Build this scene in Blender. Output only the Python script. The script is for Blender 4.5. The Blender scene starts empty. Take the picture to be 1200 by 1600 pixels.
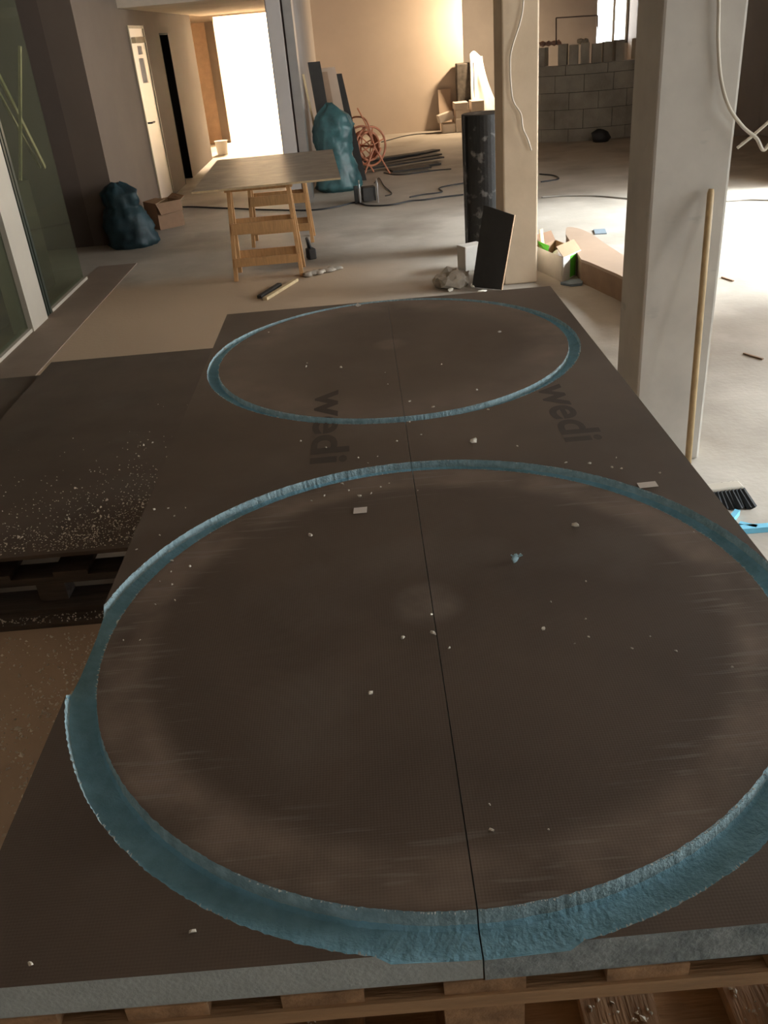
import bpy, bmesh, math, random
from mathutils import Vector, Matrix, noise
from mathutils.geometry import delaunay_2d_cdt
random.seed(7)
SC = bpy.context.scene
COL = SC.collection
PI = math.pi

# ------------------------------------------------------------------ camera
CAM_H = 1.72
F_PX = 1350.0
HP = (543.0, 47.0)          # vanishing point of the board's long edges
SLOPE = -0.09               # roll of the horizon

def camera_axes():
    n = math.hypot(SLOPE, 1)
    up2 = (SLOPE / n, -1 / n)
    d = (HP[0] - 600) * up2[0] + (HP[1] - 800) * up2[1]
    th = math.atan2(d, F_PX)
    up = Vector((up2[0] * math.cos(th), up2[1] * math.cos(th), -math.sin(th)))
    y = Vector((HP[0] - 600, HP[1] - 800, F_PX)).normalized()
    x = y.cross(up).normalized()
    return x, y, up
AX, AY, AZ = camera_axes()
cam_d = bpy.data.cameras.new('camera')
cam_d.sensor_fit = 'VERTICAL'
cam_d.sensor_height = 24
cam_d.lens = 24 * F_PX / 1600
cam_d.clip_start = 0.02
cam = bpy.data.objects.new('camera', cam_d)
COL.objects.link(cam)
cam.matrix_world = Matrix(((AX.x, -AX.y, -AX.z, 0), (AY.x, -AY.y, -AY.z, 0), (AZ.x, -AZ.y, -AZ.z, CAM_H), (0, 0, 0, 1)))
SC.camera = cam

# ------------------------------------------------------------------ world, light, exposure
SC.view_settings.view_transform = 'Standard'
SC.view_settings.look = 'None'
SC.view_settings.gamma = 1.0
SC.view_settings.use_curve_mapping = False
SC.view_settings.exposure = 0.95
SC.cycles.use_denoising = True
SC.cycles.max_bounces = 8
SC.cycles.diffuse_bounces = 5
SC.cycles.transparent_max_bounces = 12
W = bpy.data.worlds.new('overcast_sky')
SC.world = W
W.use_nodes = True
bg = W.node_tree.nodes['Background']
bg.inputs[0].default_value = (0.96, 0.96, 0.97, 1)
SKY = 11.0
bg.inputs[1].default_value = SKY

sun_d = bpy.data.lights.new('hazy_sun', 'SUN')
sun_d.energy = 16.0; sun_d.angle = math.radians(28); sun_d.color = (0.90, 0.95, 1.0)
sun = bpy.data.objects.new('hazy_sun', sun_d); COL.objects.link(sun)
sun.rotation_euler = Vector((-1.0, 0.10, -0.72)).to_track_quat('-Z', 'Y').to_euler()

def portal(name, loc, rot, sx, sy):
    l = bpy.data.lights.new(name, 'AREA')
    l.shape = 'RECTANGLE'; l.size = sx; l.size_y = sy
    l.cycles.is_portal = True
    o = bpy.data.objects.new(name, l); COL.objects.link(o)
    o.location = loc; o.rotation_euler = rot
    return o

portal('window_daylight', (4.1, -4.74, 1.95), (PI / 2, 0, 0), 1.0, 1.1)
RWX = 5.6                                                     # inner face of the window wall
WIN = [(-0.2, 3.5, 1.35, 2.6, 5.6), (5.3, 9.1, 0.12, 2.75, 4.35)]   # y0, y1, z0, z1 of the openings, x of the wall they are in
for (y0, y1, z0, z1, wx) in WIN:
    portal('window_daylight', (wx + 0.34, (y0 + y1) / 2, (z0 + z1) / 2), (0, PI / 2, 0), z1 - z0, y1 - y0)

# ------------------------------------------------------------------ helpers
def ray(px, py):
    v = Vector((px - 600, py - 800, F_PX))
    return Vector((AX.dot(v), AY.dot(v), AZ.dot(v)))
def onz(px, py, z=0.0):
    d = ray(px, py); t = (z - CAM_H) / d.z
    return Vector((d.x * t, d.y * t, z))
def ony(px, py, y):
    d = ray(px, py); t = y / d.y
    return Vector((d.x * t, y, CAM_H + d.z * t))

def tag(o, label=None, cat=None, group=None, kind=None):
    if label: o['label'] = label
    if cat: o['category'] = cat
    if group: o['group'] = group
    if kind: o['kind'] = kind
    return o

def thing(name, loc, label, cat, group=None, kind=None):
    o = bpy.data.objects.new(name, None)
    o.empty_display_size = 0.1
    COL.objects.link(o)
    o.location = loc
    return tag(o, label, cat, group, kind)

def base_of(o):
    m = Matrix.Translation(o.location)
    return base_of(o.parent) @ o.matrix_parent_inverse @ m if o.parent else m

def obj(name, bm, mats, parent=None, smooth=False, bevel=0, kind=None):
    me = bpy.data.meshes.new(name)
    bmesh.ops.recalc_face_normals(bm, faces=bm.faces[:])
    bm.to_mesh(me); bm.free()
    for m in (mats if isinstance(mats, (list, tuple)) else [mats]):
        me.materials.append(m)
    if smooth:
        for p in me.polygons: p.use_smooth = True
    o = bpy.data.objects.new(name, me)
    COL.objects.link(o)
    if parent is not None:
        o.parent = parent
        o.matrix_parent_inverse = base_of(parent).inverted()
    if bevel:
        b = o.modifiers.new('bevel', 'BEVEL'); b.width = bevel; b.segments = 2; b.limit_method = 'ANGLE'
    if kind: o['kind'] = kind
    return o

def copy_tree(o, delta, parent=None):
    c = o.copy(); COL.objects.link(c)
    if parent is None:
        c.location = o.location + Vector(delta)
    else:
        c.parent = parent
        c.matrix_parent_inverse = o.matrix_parent_inverse.copy()
    for ch in list(o.children): copy_tree(ch, delta, c)
    return c

def B(bm, x0, x1, y0, y1, z0, z1, rot=None, at=None, mi=0):
    vs = [Vector((x, y, z)) for x in (x0, x1) for y in (y0, y1) for z in (z0, z1)]
    if rot is not None: vs = [rot @ v for v in vs]
    if at is not None: vs = [v + Vector(at) for v in vs]
    v = [bm.verts.new(p) for p in vs]
    for f in ((0, 1, 3, 2), (4, 6, 7, 5), (0, 4, 5, 1), (2, 3, 7, 6), (0, 2, 6, 4), (1, 5, 7, 3)):
        bm.faces.new([v[i] for i in f]).material_index = mi
    return bm
def box(x0, x1, y0, y1, z0, z1, rot=None, at=None):
    return B(bmesh.new(), x0, x1, y0, y1, z0, z1, rot, at)
def RZ(d): return Matrix.Rotation(math.radians(d), 3, 'Z')
def RX(d): return Matrix.Rotation(math.radians(d), 3, 'X')
def RY(d): return Matrix.Rotation(math.radians(d), 3, 'Y')

def bar(bm, a, b, w, t, side=Vector((1, 0, 0))):
    a, b = Vector(a), Vector(b)
    d = (b - a).normalized()
    s = (side - d * side.dot(d)).normalized(); n = d.cross(s)
    q = []
    for p in (a, b):
        for (i, j) in ((-1, -1), (1, -1), (1, 1), (-1, 1)):
            q.append(bm.verts.new(p + s * (w / 2 * i) + n * (t / 2 * j)))
    for i in range(4):
        bm.faces.new((q[i], q[(i + 1) % 4], q[4 + (i + 1) % 4], q[4 + i]))
    bm.faces.new(q[3::-1]); bm.faces.new(q[4:])
    return bm

def tube(bm, pts, r, n=8, closed=False, cap=True):
    pts = [Vector(p) for p in pts]; N = len(pts)
    rings = []; ref = None
    for i, p in enumerate(pts):
        a = pts[i - 1] if (i or closed) else pts[0]
        b = pts[(i + 1) % N] if (i < N - 1 or closed) else pts[-1]
        d = (b - a).normalized()
        if ref is None:
            ref = d.orthogonal().normalized()
        ref = (ref - d * ref.dot(d)).normalized(); s = d.cross(ref)
        rr = r[i] if isinstance(r, (list, tuple)) else r
        rings.append([bm.verts.new(p + ref * (rr * math.cos(2 * PI * k / n)) + s * (rr * math.sin(2 * PI * k / n))) for k in range(n)])
    for i in range(N if closed else N - 1):
        A, C = rings[i], rings[(i + 1) % N]
        for k in range(n):
            bm.faces.new((A[k], A[(k + 1) % n], C[(k + 1) % n], C[k]))
    if cap and not closed:
        bm.faces.new(rings[0][::-1]); bm.faces.new(rings[-1])
    return bm

def spline(pts, m=8):
    P = [Vector(p) for p in pts]; out = []
    for i in range(len(P) - 1):
        a, b, c, d = P[max(i - 1, 0)], P[i], P[i + 1], P[min(i + 2, len(P) - 1)]
        for k in range(m):
            t = k / m
            out.append(0.5 * ((2 * b) + (c - a) * t + (2 * a - 5 * b + 4 * c - d) * t * t + (3 * b - a - 3 * c + d) * t ** 3))
    out.append(P[-1]); return out

def cyl(bm, c, r, h, n=32, r2=None):
    r2 = r if r2 is None else r2
    a = [bm.verts.new((c[0] + r * math.cos(2 * PI * k / n), c[1] + r * math.sin(2 * PI * k / n), c[2])) for k in range(n)]
    b = [bm.verts.new((c[0] + r2 * math.cos(2 * PI * k / n), c[1] + r2 * math.sin(2 * PI * k / n), c[2] + h)) for k in range(n)]
    for k in range(n): bm.faces.new((a[k], a[(k + 1) % n], b[(k + 1) % n], b[k]))
    bm.faces.new(a[::-1]); bm.faces.new(b); return bm

def prism(bm, poly, z0, z1, mi=0):
    a = [bm.verts.new((p[0], p[1], z0)) for p in poly]; b = [bm.verts.new((p[0], p[1], z1)) for p in poly]
    n = len(poly)
    for k in range(n): bm.faces.new((a[k], a[(k + 1) % n], b[(k + 1) % n], b[k])).material_index = mi
    bm.faces.new(a[::-1]).material_index = mi; bm.faces.new(b).material_index = mi
    return bm

def slab(bm, q, t):
    """a panel from four corners in order, thickness t away from the first three's normal"""
    q = [Vector(p) for p in q]; n = (q[1] - q[0]).cross(q[3] - q[0]).normalized() * t
    a = [bm.verts.new(p) for p in q]; b = [bm.verts.new(p + n) for p in q]
    for k in range(4): bm.faces.new((a[k], a[(k + 1) % 4], b[(k + 1) % 4], b[k]))
    bm.faces.new(a[::-1]); bm.faces.new(b); return bm

def lathe_bag(loc, prof, seed, amp, squash=(1, 1), n=40, lean=(0, 0), ridge=7):
    """a limp plastic bag: profile of (z, radius), broken up by folds"""
    bm = bmesh.new(); rings = []
    zs = []
    for i in range(len(prof) - 1):
        for k in range(6):
            t = k / 6; zs.append((prof[i][0] * (1 - t) + prof[i + 1][0] * t, prof[i][1] * (1 - t) + prof[i + 1][1] * t))
    zs.append(prof[-1])
    top = prof[-1][0]
    for (z, r) in zs:
        ring = []
        for k in range(n):
            a = 2 * PI * k / n
            p = Vector((math.cos(a), math.sin(a), z * 2.2))
            d = noise.noise(p * 2.3 + Vector((seed, 0, 0))) + 0.6 * noise.noise(p * 5.1 + Vector((0, seed, 0)))
            d += 0.45 * noise.noise(p * 11 + Vector((seed, 3, 0)))
            d += 0.5 * abs(math.sin(ridge * a + 5 * noise.noise(p * 1.3 + Vector((seed, seed, 0)))))
            rr = r * (1 + amp * d)
            q = z / top
            ring.append(bm.verts.new((loc[0] + rr * math.cos(a) * squash[0] + lean[0] * q, loc[1] + rr * math.sin(a) * squash[1] + lean[1] * q,
                                      loc[2] + max(0, z * (1 + 0.05 * noise.noise(p * 2 + Vector((0, 0, seed))))))))
        rings.append(ring)
    for i in range(len(rings) - 1):
        for k in range(n):
            bm.faces.new((rings[i][k], rings[i][(k + 1) % n], rings[i + 1][(k + 1) % n], rings[i + 1][k]))
    bm.faces.new(rings[0][::-1]); bm.faces.new(rings[-1])
    return bm

def lump(bm, c, s, seed, sub=1, flat=1.0):
    r = bmesh.ops.create_icosphere(bm, subdivisions=sub, radius=1)
    rot = Matrix.Rotation(seed * 1.7, 3, 'Z')
    for v in r['verts']:
        d = 1 + 0.45 * noise.noise(v.co * 1.6 + Vector((seed * 3.1, seed, 0)))
        p = v.co * d
        p = rot @ Vector((p.x * s[0], p.y * s[1], p.z * s[2] * flat))
        v.co = p + Vector(c)
    return bm

# ------------------------------------------------------------------ materials
def M(name, col, rough=0.8, var=0.15, scale=6.0, col2=None, bump=0.0, bscale=60.0, metal=0.0, spec=0.5, detail=4, streak=None):
    m = bpy.data.materials.new(name); m.use_nodes = True
    nt = m.node_tree; N = nt.nodes; L = nt.links
    p = N['Principled BSDF']
    p.inputs['Roughness'].default_value = rough
    p.inputs['Metallic'].default_value = metal
    p.inputs['Specular IOR Level'].default_value = spec
    tc = N.new('ShaderNodeTexCoord')
    src = tc.outputs['Object']
    if streak:
        mp = N.new('ShaderNodeMapping'); mp.inputs['Scale'].default_value = streak
        L.new(src, mp.inputs['Vector']); src = mp.outputs['Vector']
    n = N.new('ShaderNodeTexNoise'); n.inputs['Scale'].default_value = scale; n.inputs['Detail'].default_value = detail
    n.inputs['Roughness'].default_value = 0.6
    L.new(src, n.inputs['Vector'])
    r = N.new('ShaderNodeValToRGB')
    a = [c * (1 - var) for c in col]; b = [min(1, c * (1 + var)) for c in (col2 or col)]
    r.color_ramp.elements[0].position = 0.3; r.color_ramp.elements[1].position = 0.7
    r.color_ramp.elements[0].color = (*a, 1); r.color_ramp.elements[1].color = (*b, 1)
    L.new(n.outputs['Fac'], r.inputs['Fac']); L.new(r.outputs['Color'], p.inputs['Base Color'])
    if bump:
        n2 = N.new('ShaderNodeTexNoise'); n2.inputs['Scale'].default_value = bscale; n2.inputs['Detail'].default_value = 3
        L.new(src, n2.inputs['Vector'])
        bp = N.new('ShaderNodeBump'); bp.inputs['Strength'].default_value = bump; bp.inputs['Distance'].default_value = 0.01
        L.new(n2.outputs['Fac'], bp.inputs['Height']); L.new(bp.outputs['Normal'], p.inputs['Normal'])
    m['out'] = 1
    return m

def mix_over(m, col, fac_fn):
    """lay one more colour over a material where fac_fn's node output says"""
    nt = m.node_tree; N = nt.nodes; L = nt.links; p = N['Principled BSDF']
    old = p.inputs['Base Color'].links[0].from_socket
    mx = N.new('ShaderNodeMix'); mx.data_type = 'RGBA'
    L.new(old, mx.inputs['A']); mx.inputs['B'].default_value = (*col, 1)
    L.new(fac_fn(N, L), mx.inputs['Factor'])
    L.new(mx.outputs['Result'], p.inputs['Base Color'])

def noise_fac(scale, lo, hi, amount=1.0, mapping=(1, 1, 1), mul=None):
    def fn(N, L):
        tc = N.new('ShaderNodeTexCoord'); mp = N.new('ShaderNodeMapping'); mp.inputs['Scale'].default_value = mapping
        L.new(tc.outputs['Object'], mp.inputs['Vector'])
        n = N.new('ShaderNodeTexNoise'); n.inputs['Scale'].default_value = scale; n.inputs['Detail'].default_value = 5
        L.new(mp.outputs['Vector'], n.inputs['Vector'])
        r = N.new('ShaderNodeMapRange'); r.inputs['From Min'].default_value = lo; r.inputs['From Max'].default_value = hi
        r.inputs['To Max'].default_value = amount
        L.new(n.outputs['Fac'], r.inputs['Value'])
        out = r.outputs['Result']
        if mul is not None:
            k = N.new('ShaderNodeMath'); k.operation = 'MULTIPLY'
            L.new(out, k.inputs[0]); L.new(mul(N, L), k.inputs[1]); out = k.outputs[0]
        return out
    return fn

def radial_fac(c, r0, r1, r2, r3):
    """1 between r1 and r2 from the centre, fading to 0 at r0 and r3"""
    def fn(N, L):
        tc = N.new('ShaderNodeTexCoord')
        s = N.new('ShaderNodeVectorMath'); s.operation = 'SUBTRACT'; s.inputs[1].default_value = (c[0], c[1], c[2])
        L.new(tc.outputs['Object'], s.inputs[0])
        l = N.new('ShaderNodeVectorMath'); l.operation = 'LENGTH'; L.new(s.outputs[0], l.inputs[0])
        a = N.new('ShaderNodeMapRange'); a.inputs['From Min'].default_value = r0; a.inputs['From Max'].default_value = r1
        b = N.new('ShaderNodeMapRange'); b.inputs['From Min'].default_value = r3; b.inputs['From Max'].default_value = r2
        for q in (a, b):
            q.interpolation_type = 'SMOOTHSTEP'; L.new(l.outputs['Value'], q.inputs['Value'])
        k = N.new('ShaderNodeMath'); k.operation = 'MULTIPLY'
        L.new(a.outputs[0], k.inputs[0]); L.new(b.outputs[0], k.inputs[1])
        return k.outputs[0]
    return fn

TZ = 0.84                                   # top of the cut boards
C1, RI1, RO1 = (0.060, 1.192), 0.559, 0.607  # near ring
C2, RI2, RO2 = (0.053, 2.610), 0.541, 0.577  # far ring

m_floor = M('screed', (0.40, 0.355, 0.295), 0.62, 0.10, 1.3, (0.46, 0.415, 0.355), bump=0.15, bscale=35)
mix_over(m_floor, (0.20, 0.165, 0.13), noise_fac(0.9, 0.50, 0.70, 0.7))
mix_over(m_floor, (0.52, 0.49, 0.44), noise_fac(2.6, 0.60, 0.78, 0.5))
# the tan coated part of the floor, front left, with a ragged border
def zone(N, L):
    tc = N.new('ShaderNodeTexCoord'); n = N.new('ShaderNodeTexNoise'); n.inputs['Scale'].default_value = 1.6; n.inputs['Detail'].default_value = 4
    L.new(tc.outputs['Object'], n.inputs['Vector'])
    sp = N.new('ShaderNodeSeparateXYZ'); L.new(tc.outputs['Object'], sp.inputs[0])
    out = []
    for ax_, lim, soft in (('X', 0.15, 0.5), ('Y', 7.35, 0.12)):
        ad = N.new('ShaderNodeMath'); ad.operation = 'MULTIPLY_ADD'; ad.inputs[1].default_value = 0.5
        L.new(n.outputs['Fac'], ad.inputs[0]); L.new(sp.outputs[ax_], ad.inputs[2])
        r = N.new('ShaderNodeMapRange'); r.inputs['From Min'].default_value = lim + 0.25 + soft; r.inputs['From Max'].default_value = lim + 0.25 - soft
        L.new(ad.outputs[0], r.inputs['Value']); out.append(r.outputs[0])
    k = N.new('ShaderNodeMath'); k.operation = 'MULTIPLY'; L.new(out[0], k.inputs[0]); L.new(out[1], k.inputs[1])
    return k.outputs[0]
mix_over(m_floor, (0.47, 0.352, 0.245), zone)
m_strip = M('floor_band', (0.25, 0.185, 0.14), 0.7, 0.1, 3)
m_conc = M('pillar_concrete', (0.44, 0.405, 0.355), 0.75, 0.07, 3.0, (0.49, 0.455, 0.40), bump=0.08, bscale=25)
mix_over(m_conc, (0.24, 0.23, 0.21), noise_fac(7, 0.66, 0.80, 0.5, (1, 1, 2.2)))
m_conc2 = M('pillar_render', (0.58, 0.45, 0.31), 0.75, 0.06, 3.0, (0.62, 0.485, 0.34), bump=0.08, bscale=25)
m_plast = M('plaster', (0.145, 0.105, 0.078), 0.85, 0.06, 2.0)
m_warm = M('warm_plaster', (0.55, 0.45, 0.36), 0.85, 0.06, 1.2)
m_grey = M('grey_plaster', (0.40, 0.36, 0.33), 0.85, 0.06, 2.0)
m_dim = M('dim_plaster', (0.11, 0.08, 0.062), 0.9, 0.08, 2.0)  # dark tone that puts the niche's shade into the colour
m_ceil = M('ceiling_board', (0.46, 0.38, 0.29), 0.9, 0.10, 3.0)
m_slab = M('raw_ceiling_slab', (0.28, 0.21, 0.15), 0.9, 0.12, 2.0)
m_white = M('white_wall', (0.80, 0.78, 0.74), 0.8, 0.02, 3.0)
m_black = M('doorway_shade', (0.009, 0.007, 0.006), 0.9, 0.1, 3.0)
m_door = M('door_paint', (0.72, 0.64, 0.56), 0.4, 0.03, 2.0)
m_frame = M('door_frame_paint', (0.30, 0.25, 0.17), 0.5, 0.08, 5.0)
m_metal = M('zinc_profile', (0.62, 0.62, 0.62), 0.32, 0.05, 8.0, metal=0.9)
m_slot = M('brown_slot', (0.10, 0.075, 0.07), 0.7, 0.1, 8)
m_dkmetal = M('dark_profile', (0.035, 0.045, 0.035), 0.4, 0.1, 5)
m_post = M('pale_post', (0.50, 0.45, 0.37), 0.6, 0.04, 3)
m_wood = M('pallet_wood', (0.34, 0.20, 0.105), 0.8, 0.28, 5.0, (0.42, 0.26, 0.14), bump=0.3, bscale=30, streak=(6, 0.6, 6))
m_woodx = M('pallet_wood_cross', (0.38, 0.235, 0.125), 0.8, 0.25, 5.0, (0.44, 0.28, 0.15), bump=0.3, bscale=30, streak=(0.6, 6, 6))
m_old = M('old_dark_wood', (0.060, 0.045, 0.034), 0.85, 0.3, 5.0, (0.085, 0.065, 0.05), bump=0.3, bscale=30, streak=(0.6, 6, 6))
m_trest = M('trestle_pine', (0.50, 0.27, 0.11), 0.6, 0.18, 8.0, streak=(8, 8, 1))
m_pine = M('pale_pine', (0.55, 0.42, 0.24), 0.65, 0.15, 10.0, streak=(3, 3, 3))
m_form = M('chipboard', (0.23, 0.19, 0.145), 0.42, 0.16, 9.0, (0.26, 0.22, 0.17))
mix_over(m_form, (0.40, 0.34, 0.25), noise_fac(3.2, 0.54, 0.66, 0.55, (1, 2.4, 1)))
m_formedge = M('chipboard_edge', (0.50, 0.38, 0.22), 0.7, 0.15, 30)
m_handle = M('broom_handle_wood', (0.46, 0.33, 0.17), 0.5, 0.22, 14, streak=(3, 3, 0.6))
m_bristle = M('bristles', (0.012, 0.012, 0.013), 0.8, 0.3, 90)
m_teal = M('teal_bag', (0.026, 0.075, 0.080), 0.45, 0.35, 7, (0.036, 0.10, 0.105), bump=0.4, bscale=14)
m_blue = M('dark_blue_bag', (0.012, 0.036, 0.048), 0.55, 0.35, 7, (0.018, 0.05, 0.062), bump=0.4, bscale=14)
m_tar = M('bitumen', (0.020, 0.019, 0.018), 0.55, 0.3, 9, bump=0.2, bscale=40)
mix_over(m_tar, (0.22, 0.21, 0.20), noise_fac(11, 0.57, 0.66, 0.75))
m_cardb = M('cardboard', (0.36, 0.23, 0.13), 0.8, 0.1, 6)
m_cardd = M('brown_cardboard', (0.22, 0.125, 0.07), 0.85, 0.12, 6)
m_cardw = M('white_cardboard', (0.62, 0.58, 0.52), 0.7, 0.06, 8)
m_green = M('green_print', (0.10, 0.48, 0.03), 0.6, 0.05, 8)
m_dkgreen = M('dark_green_print', (0.03, 0.16, 0.04), 0.6, 0.05, 8)
m_tan = M('tan_panel', (0.46, 0.34, 0.25), 0.7, 0.05, 4)
m_tanside = M('tan_panel_side', (0.30, 0.19, 0.12), 0.7, 0.12, 8)
m_dkpanel = M('dark_panel', (0.022, 0.019, 0.016), 0.6, 0.2, 14)
m_edge = M('tile_edge', (0.42, 0.27, 0.16), 0.7, 0.1, 20)
m_paper = M('paper', (0.66, 0.60, 0.54), 0.8, 0.06, 30)
m_bluepaper = M('grey_blue_sheet', (0.20, 0.25, 0.29), 0.7, 0.12, 20)
m_rubble = M('dusty_sack', (0.36, 0.31, 0.25), 0.85, 0.2, 12, bump=0.4, bscale=30)
m_cable = M('black_cable', (0.02, 0.02, 0.022), 0.5, 0.1, 10)
m_wcable = M('cream_cable', (0.60, 0.54, 0.44), 0.5, 0.06, 10)
m_gcable = M('grey_cable', (0.30, 0.28, 0.25), 0.5, 0.06, 10)
m_copper = M('orange_hose', (0.50, 0.19, 0.10), 0.5, 0.2, 14)
m_block = M('lightweight_block', (0.30, 0.275, 0.235), 0.9, 0.2, 2.2, (0.34, 0.315, 0.27), bump=0.4, bscale=40)
m_mortar = M('mortar', (0.045, 0.04, 0.034), 0.95, 0.2, 9)
m_plan = M('dark_plank', (0.028, 0.023, 0.018), 0.7, 0.3, 8)
m_wrap = M('plastic_sheet', (0.78, 0.76, 0.72), 0.35, 0.05, 6, bump=0.4, bscale=9)
m_dkgood = M('dark_goods', (0.09, 0.075, 0.06), 0.6, 0.4, 12)
m_brick = M('pale_box', (0.62, 0.54, 0.46), 0.75, 0.05, 8)
m_pink = M('broken_brick', (0.36, 0.22, 0.17), 0.9, 0.2, 12)
m_chip = M('pale_crumbs', (0.74, 0.70, 0.60), 0.9, 0.12, 40)
m_bchip = M('blue_crumbs', (0.30, 0.46, 0.52), 0.9, 0.15, 40)
m_strip_b = M('blue_offcut', (0.16, 0.48, 0.66), 0.8, 0.08, 20)

# the building boards: dark cement skin over a glass mesh, blue foam core
m_skin = M('cement_skin', (0.085, 0.062, 0.046), 0.62, 0.12, 2.2, (0.104, 0.077, 0.058), spec=0.35)
def weave(m, scale=150.0, strength=0.05):
    nt = m.node_tree; N = nt.nodes; L = nt.links; p = N['Principled BSDF']
    tc = N.new('ShaderNodeTexCoord')
    outs = []
    for d in ('X', 'Y'):
        w = N.new('ShaderNodeTexWave'); w.bands_direction = d; w.inputs['Scale'].default_value = scale / 2; w.inputs['Distortion'].default_value = 0.6
        L.new(tc.outputs['Object'], w.inputs['Vector']); outs.append(w.outputs['Fac'])
    a = N.new('ShaderNodeMath'); a.operation = 'ADD'; L.new(outs[0], a.inputs[0]); L.new(outs[1], a.inputs[1])
    b = N.new('ShaderNodeBump'); b.inputs['Strength'].default_value = strength; b.inputs['Distance'].default_value = 0.002
    L.new(a.outputs[0], b.inputs['Height']); L.new(b.outputs['Normal'], p.inputs['Normal'])
m_plainskin = m_skin.copy(); m_plainskin.name = 'cement_skin_plain'
weave(m_skin); weave(m_plainskin)
DUST = (0.27, 0.205, 0.16)
c1 = (C1[0], C1[1], TZ); c2 = (C2[0], C2[1], TZ)
mix_over(m_skin, DUST, noise_fac(9, 0.25, 0.75, 0.75, (1, 1, 1), radial_fac(c1, 0.455, 0.505, 0.545, 0.57)))   # dust the router left inside the rim
mix_over(m_skin, DUST, noise_fac(9, 0.25, 0.75, 0.7, (1, 1, 1), radial_fac(c2, 0.36, 0.48, 0.53, 0.56)))
mix_over(m_skin, (0.26, 0.215, 0.18), noise_fac(14, 0.15, 0.7, 0.55, (1, 1, 1), radial_fac((0.053, 1.235, TZ), -1, -0.5, 0.035, 0.075)))
mix_over(m_skin, (0.28, 0.22, 0.18), noise_fac(14, 0.15, 0.7, 0.6, (1, 1, 1), radial_fac((0.05, 2.66, TZ), -1, -0.5, 0.03, 0.065)))
mix_over(m_skin, (0.16, 0.135, 0.115), noise_fac(3.2, 0.55, 0.75, 0.4))
mix_over(m_skin, (0.22, 0.19, 0.165), noise_fac(40, 0.57, 0.66, 0.48, (0.22, 2.6, 1), radial_fac(c1, 0.40, 0.50, 0.55, 0.57)))   # scuffs along the weave
mix_over(m_skin, (0.19, 0.148, 0.112), noise_fac(2.0, 0.2, 0.8, 0.75, (1, 1, 1), radial_fac(c2, -1, -0.5, 0.5, 1.15)))   # paler far end: stronger light put into the colour, with finer dust
mix_over(m_plainskin, (0.14, 0.12, 0.10), noise_fac(3.2, 0.55, 0.75, 0.4))
m_foam = M('blue_foam', (0.20, 0.42, 0.54), 0.8, 0.12, 25, (0.24, 0.48, 0.61), bump=0.35, bscale=160)
m_foamdirty = M('dirty_foam_edge', (0.24, 0.30, 0.31), 0.9, 0.2, 40, (0.34, 0.40, 0.41), bump=0.4, bscale=160)
m_foampale = M('frosted_foam', (0.29, 0.43, 0.48), 0.9, 0.15, 60, (0.38, 0.52, 0.56), bump=0.4, bscale=220)
m_foamcut = M('sawn_foam_edge', (0.47, 0.54, 0.54), 0.9, 0.08, 30, bump=0.3, bscale=160)
m_print = M('print_ink', (0.050, 0.038, 0.029), 0.7, 0.1, 30)
m_fuzz = M('torn_mesh', (0.62, 0.66, 0.64), 0.9, 0.1, 50)

def glass_mat(name, tint, refl=0.12, haze=0.25):
    m = bpy.data.materials.new(name); m.use_nodes = True
    nt = m.node_tree; N = nt.nodes; L = nt.links
    for n in list(N): N.remove(n)
    out = N.new('ShaderNodeOutputMaterial')
    tr = N.new('ShaderNodeBsdfTransparent'); tr.inputs[0].default_value = (*tint, 1)
    gl = N.new('ShaderNodeBsdfGlossy'); gl.inputs['Roughness'].default_value = 0.06
    df = N.new('ShaderNodeBsdfDiffuse'); df.inputs[0].default_value = (0.20, 0.19, 0.14, 1)
    nz = N.new('ShaderNodeTexNoise'); nz.inputs['Scale'].default_value = 2.0
    mr = N.new('ShaderNodeMapRange'); mr.inputs['To Min'].default_value = haze * 0.7; mr.inputs['To Max'].default_value = haze * 1.3
    L.new(nz.outputs['Fac'], mr.inputs['Value'])
    a = N.new('ShaderNodeMixShader'); L.new(mr.outputs[0], a.inputs[0]); L.new(tr.outputs[0], a.inputs[1]); L.new(df.outputs[0], a.inputs[2])
    b = N.new('ShaderNodeMixShader'); b.inputs[0].default_value = refl
    L.new(a.outputs[0], b.inputs[1]); L.new(gl.outputs[0], b.inputs[2]); L.new(b.outputs[0], out.inputs[0])
    return m
m_glass = glass_mat('dusty_green_glass', (0.74, 0.80, 0.70), 0.06, 0.14)
m_clear = glass_mat('window_glass', (0.95, 0.97, 0.97), 0.05, 0.02)

def emit(name, col, s):
    m = bpy.data.materials.new(name); m.use_nodes = True
    p = m.node_tree.nodes['Principled BSDF']
    p.inputs['Base Color'].default_value = (*col, 1)
    p.inputs['Emission Color'].default_value = (*col, 1); p.inputs['Emission Strength'].default_value = s
    return m

# ------------------------------------------------------------------ the room
def struct(name, bm, m, parent=None, **k):
    o = obj(name, bm, m, parent, **k)
    if parent is None: o['kind'] = 'structure'
    return o
WX = -2.47
CEIL = 2.9
bm = box(-6.0, 6.2, -4.5, 23.0, -0.2, 0.0); struct('floor', bm, m_floor)
struct('ceiling', box(-6.0, 6.2, -4.5, 23.0, CEIL, CEIL + 0.2), m_slab)
struct('trim_1', box(WX, -2.12, 3.0, 8.15, 0.0, 0.006), m_strip)
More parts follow.
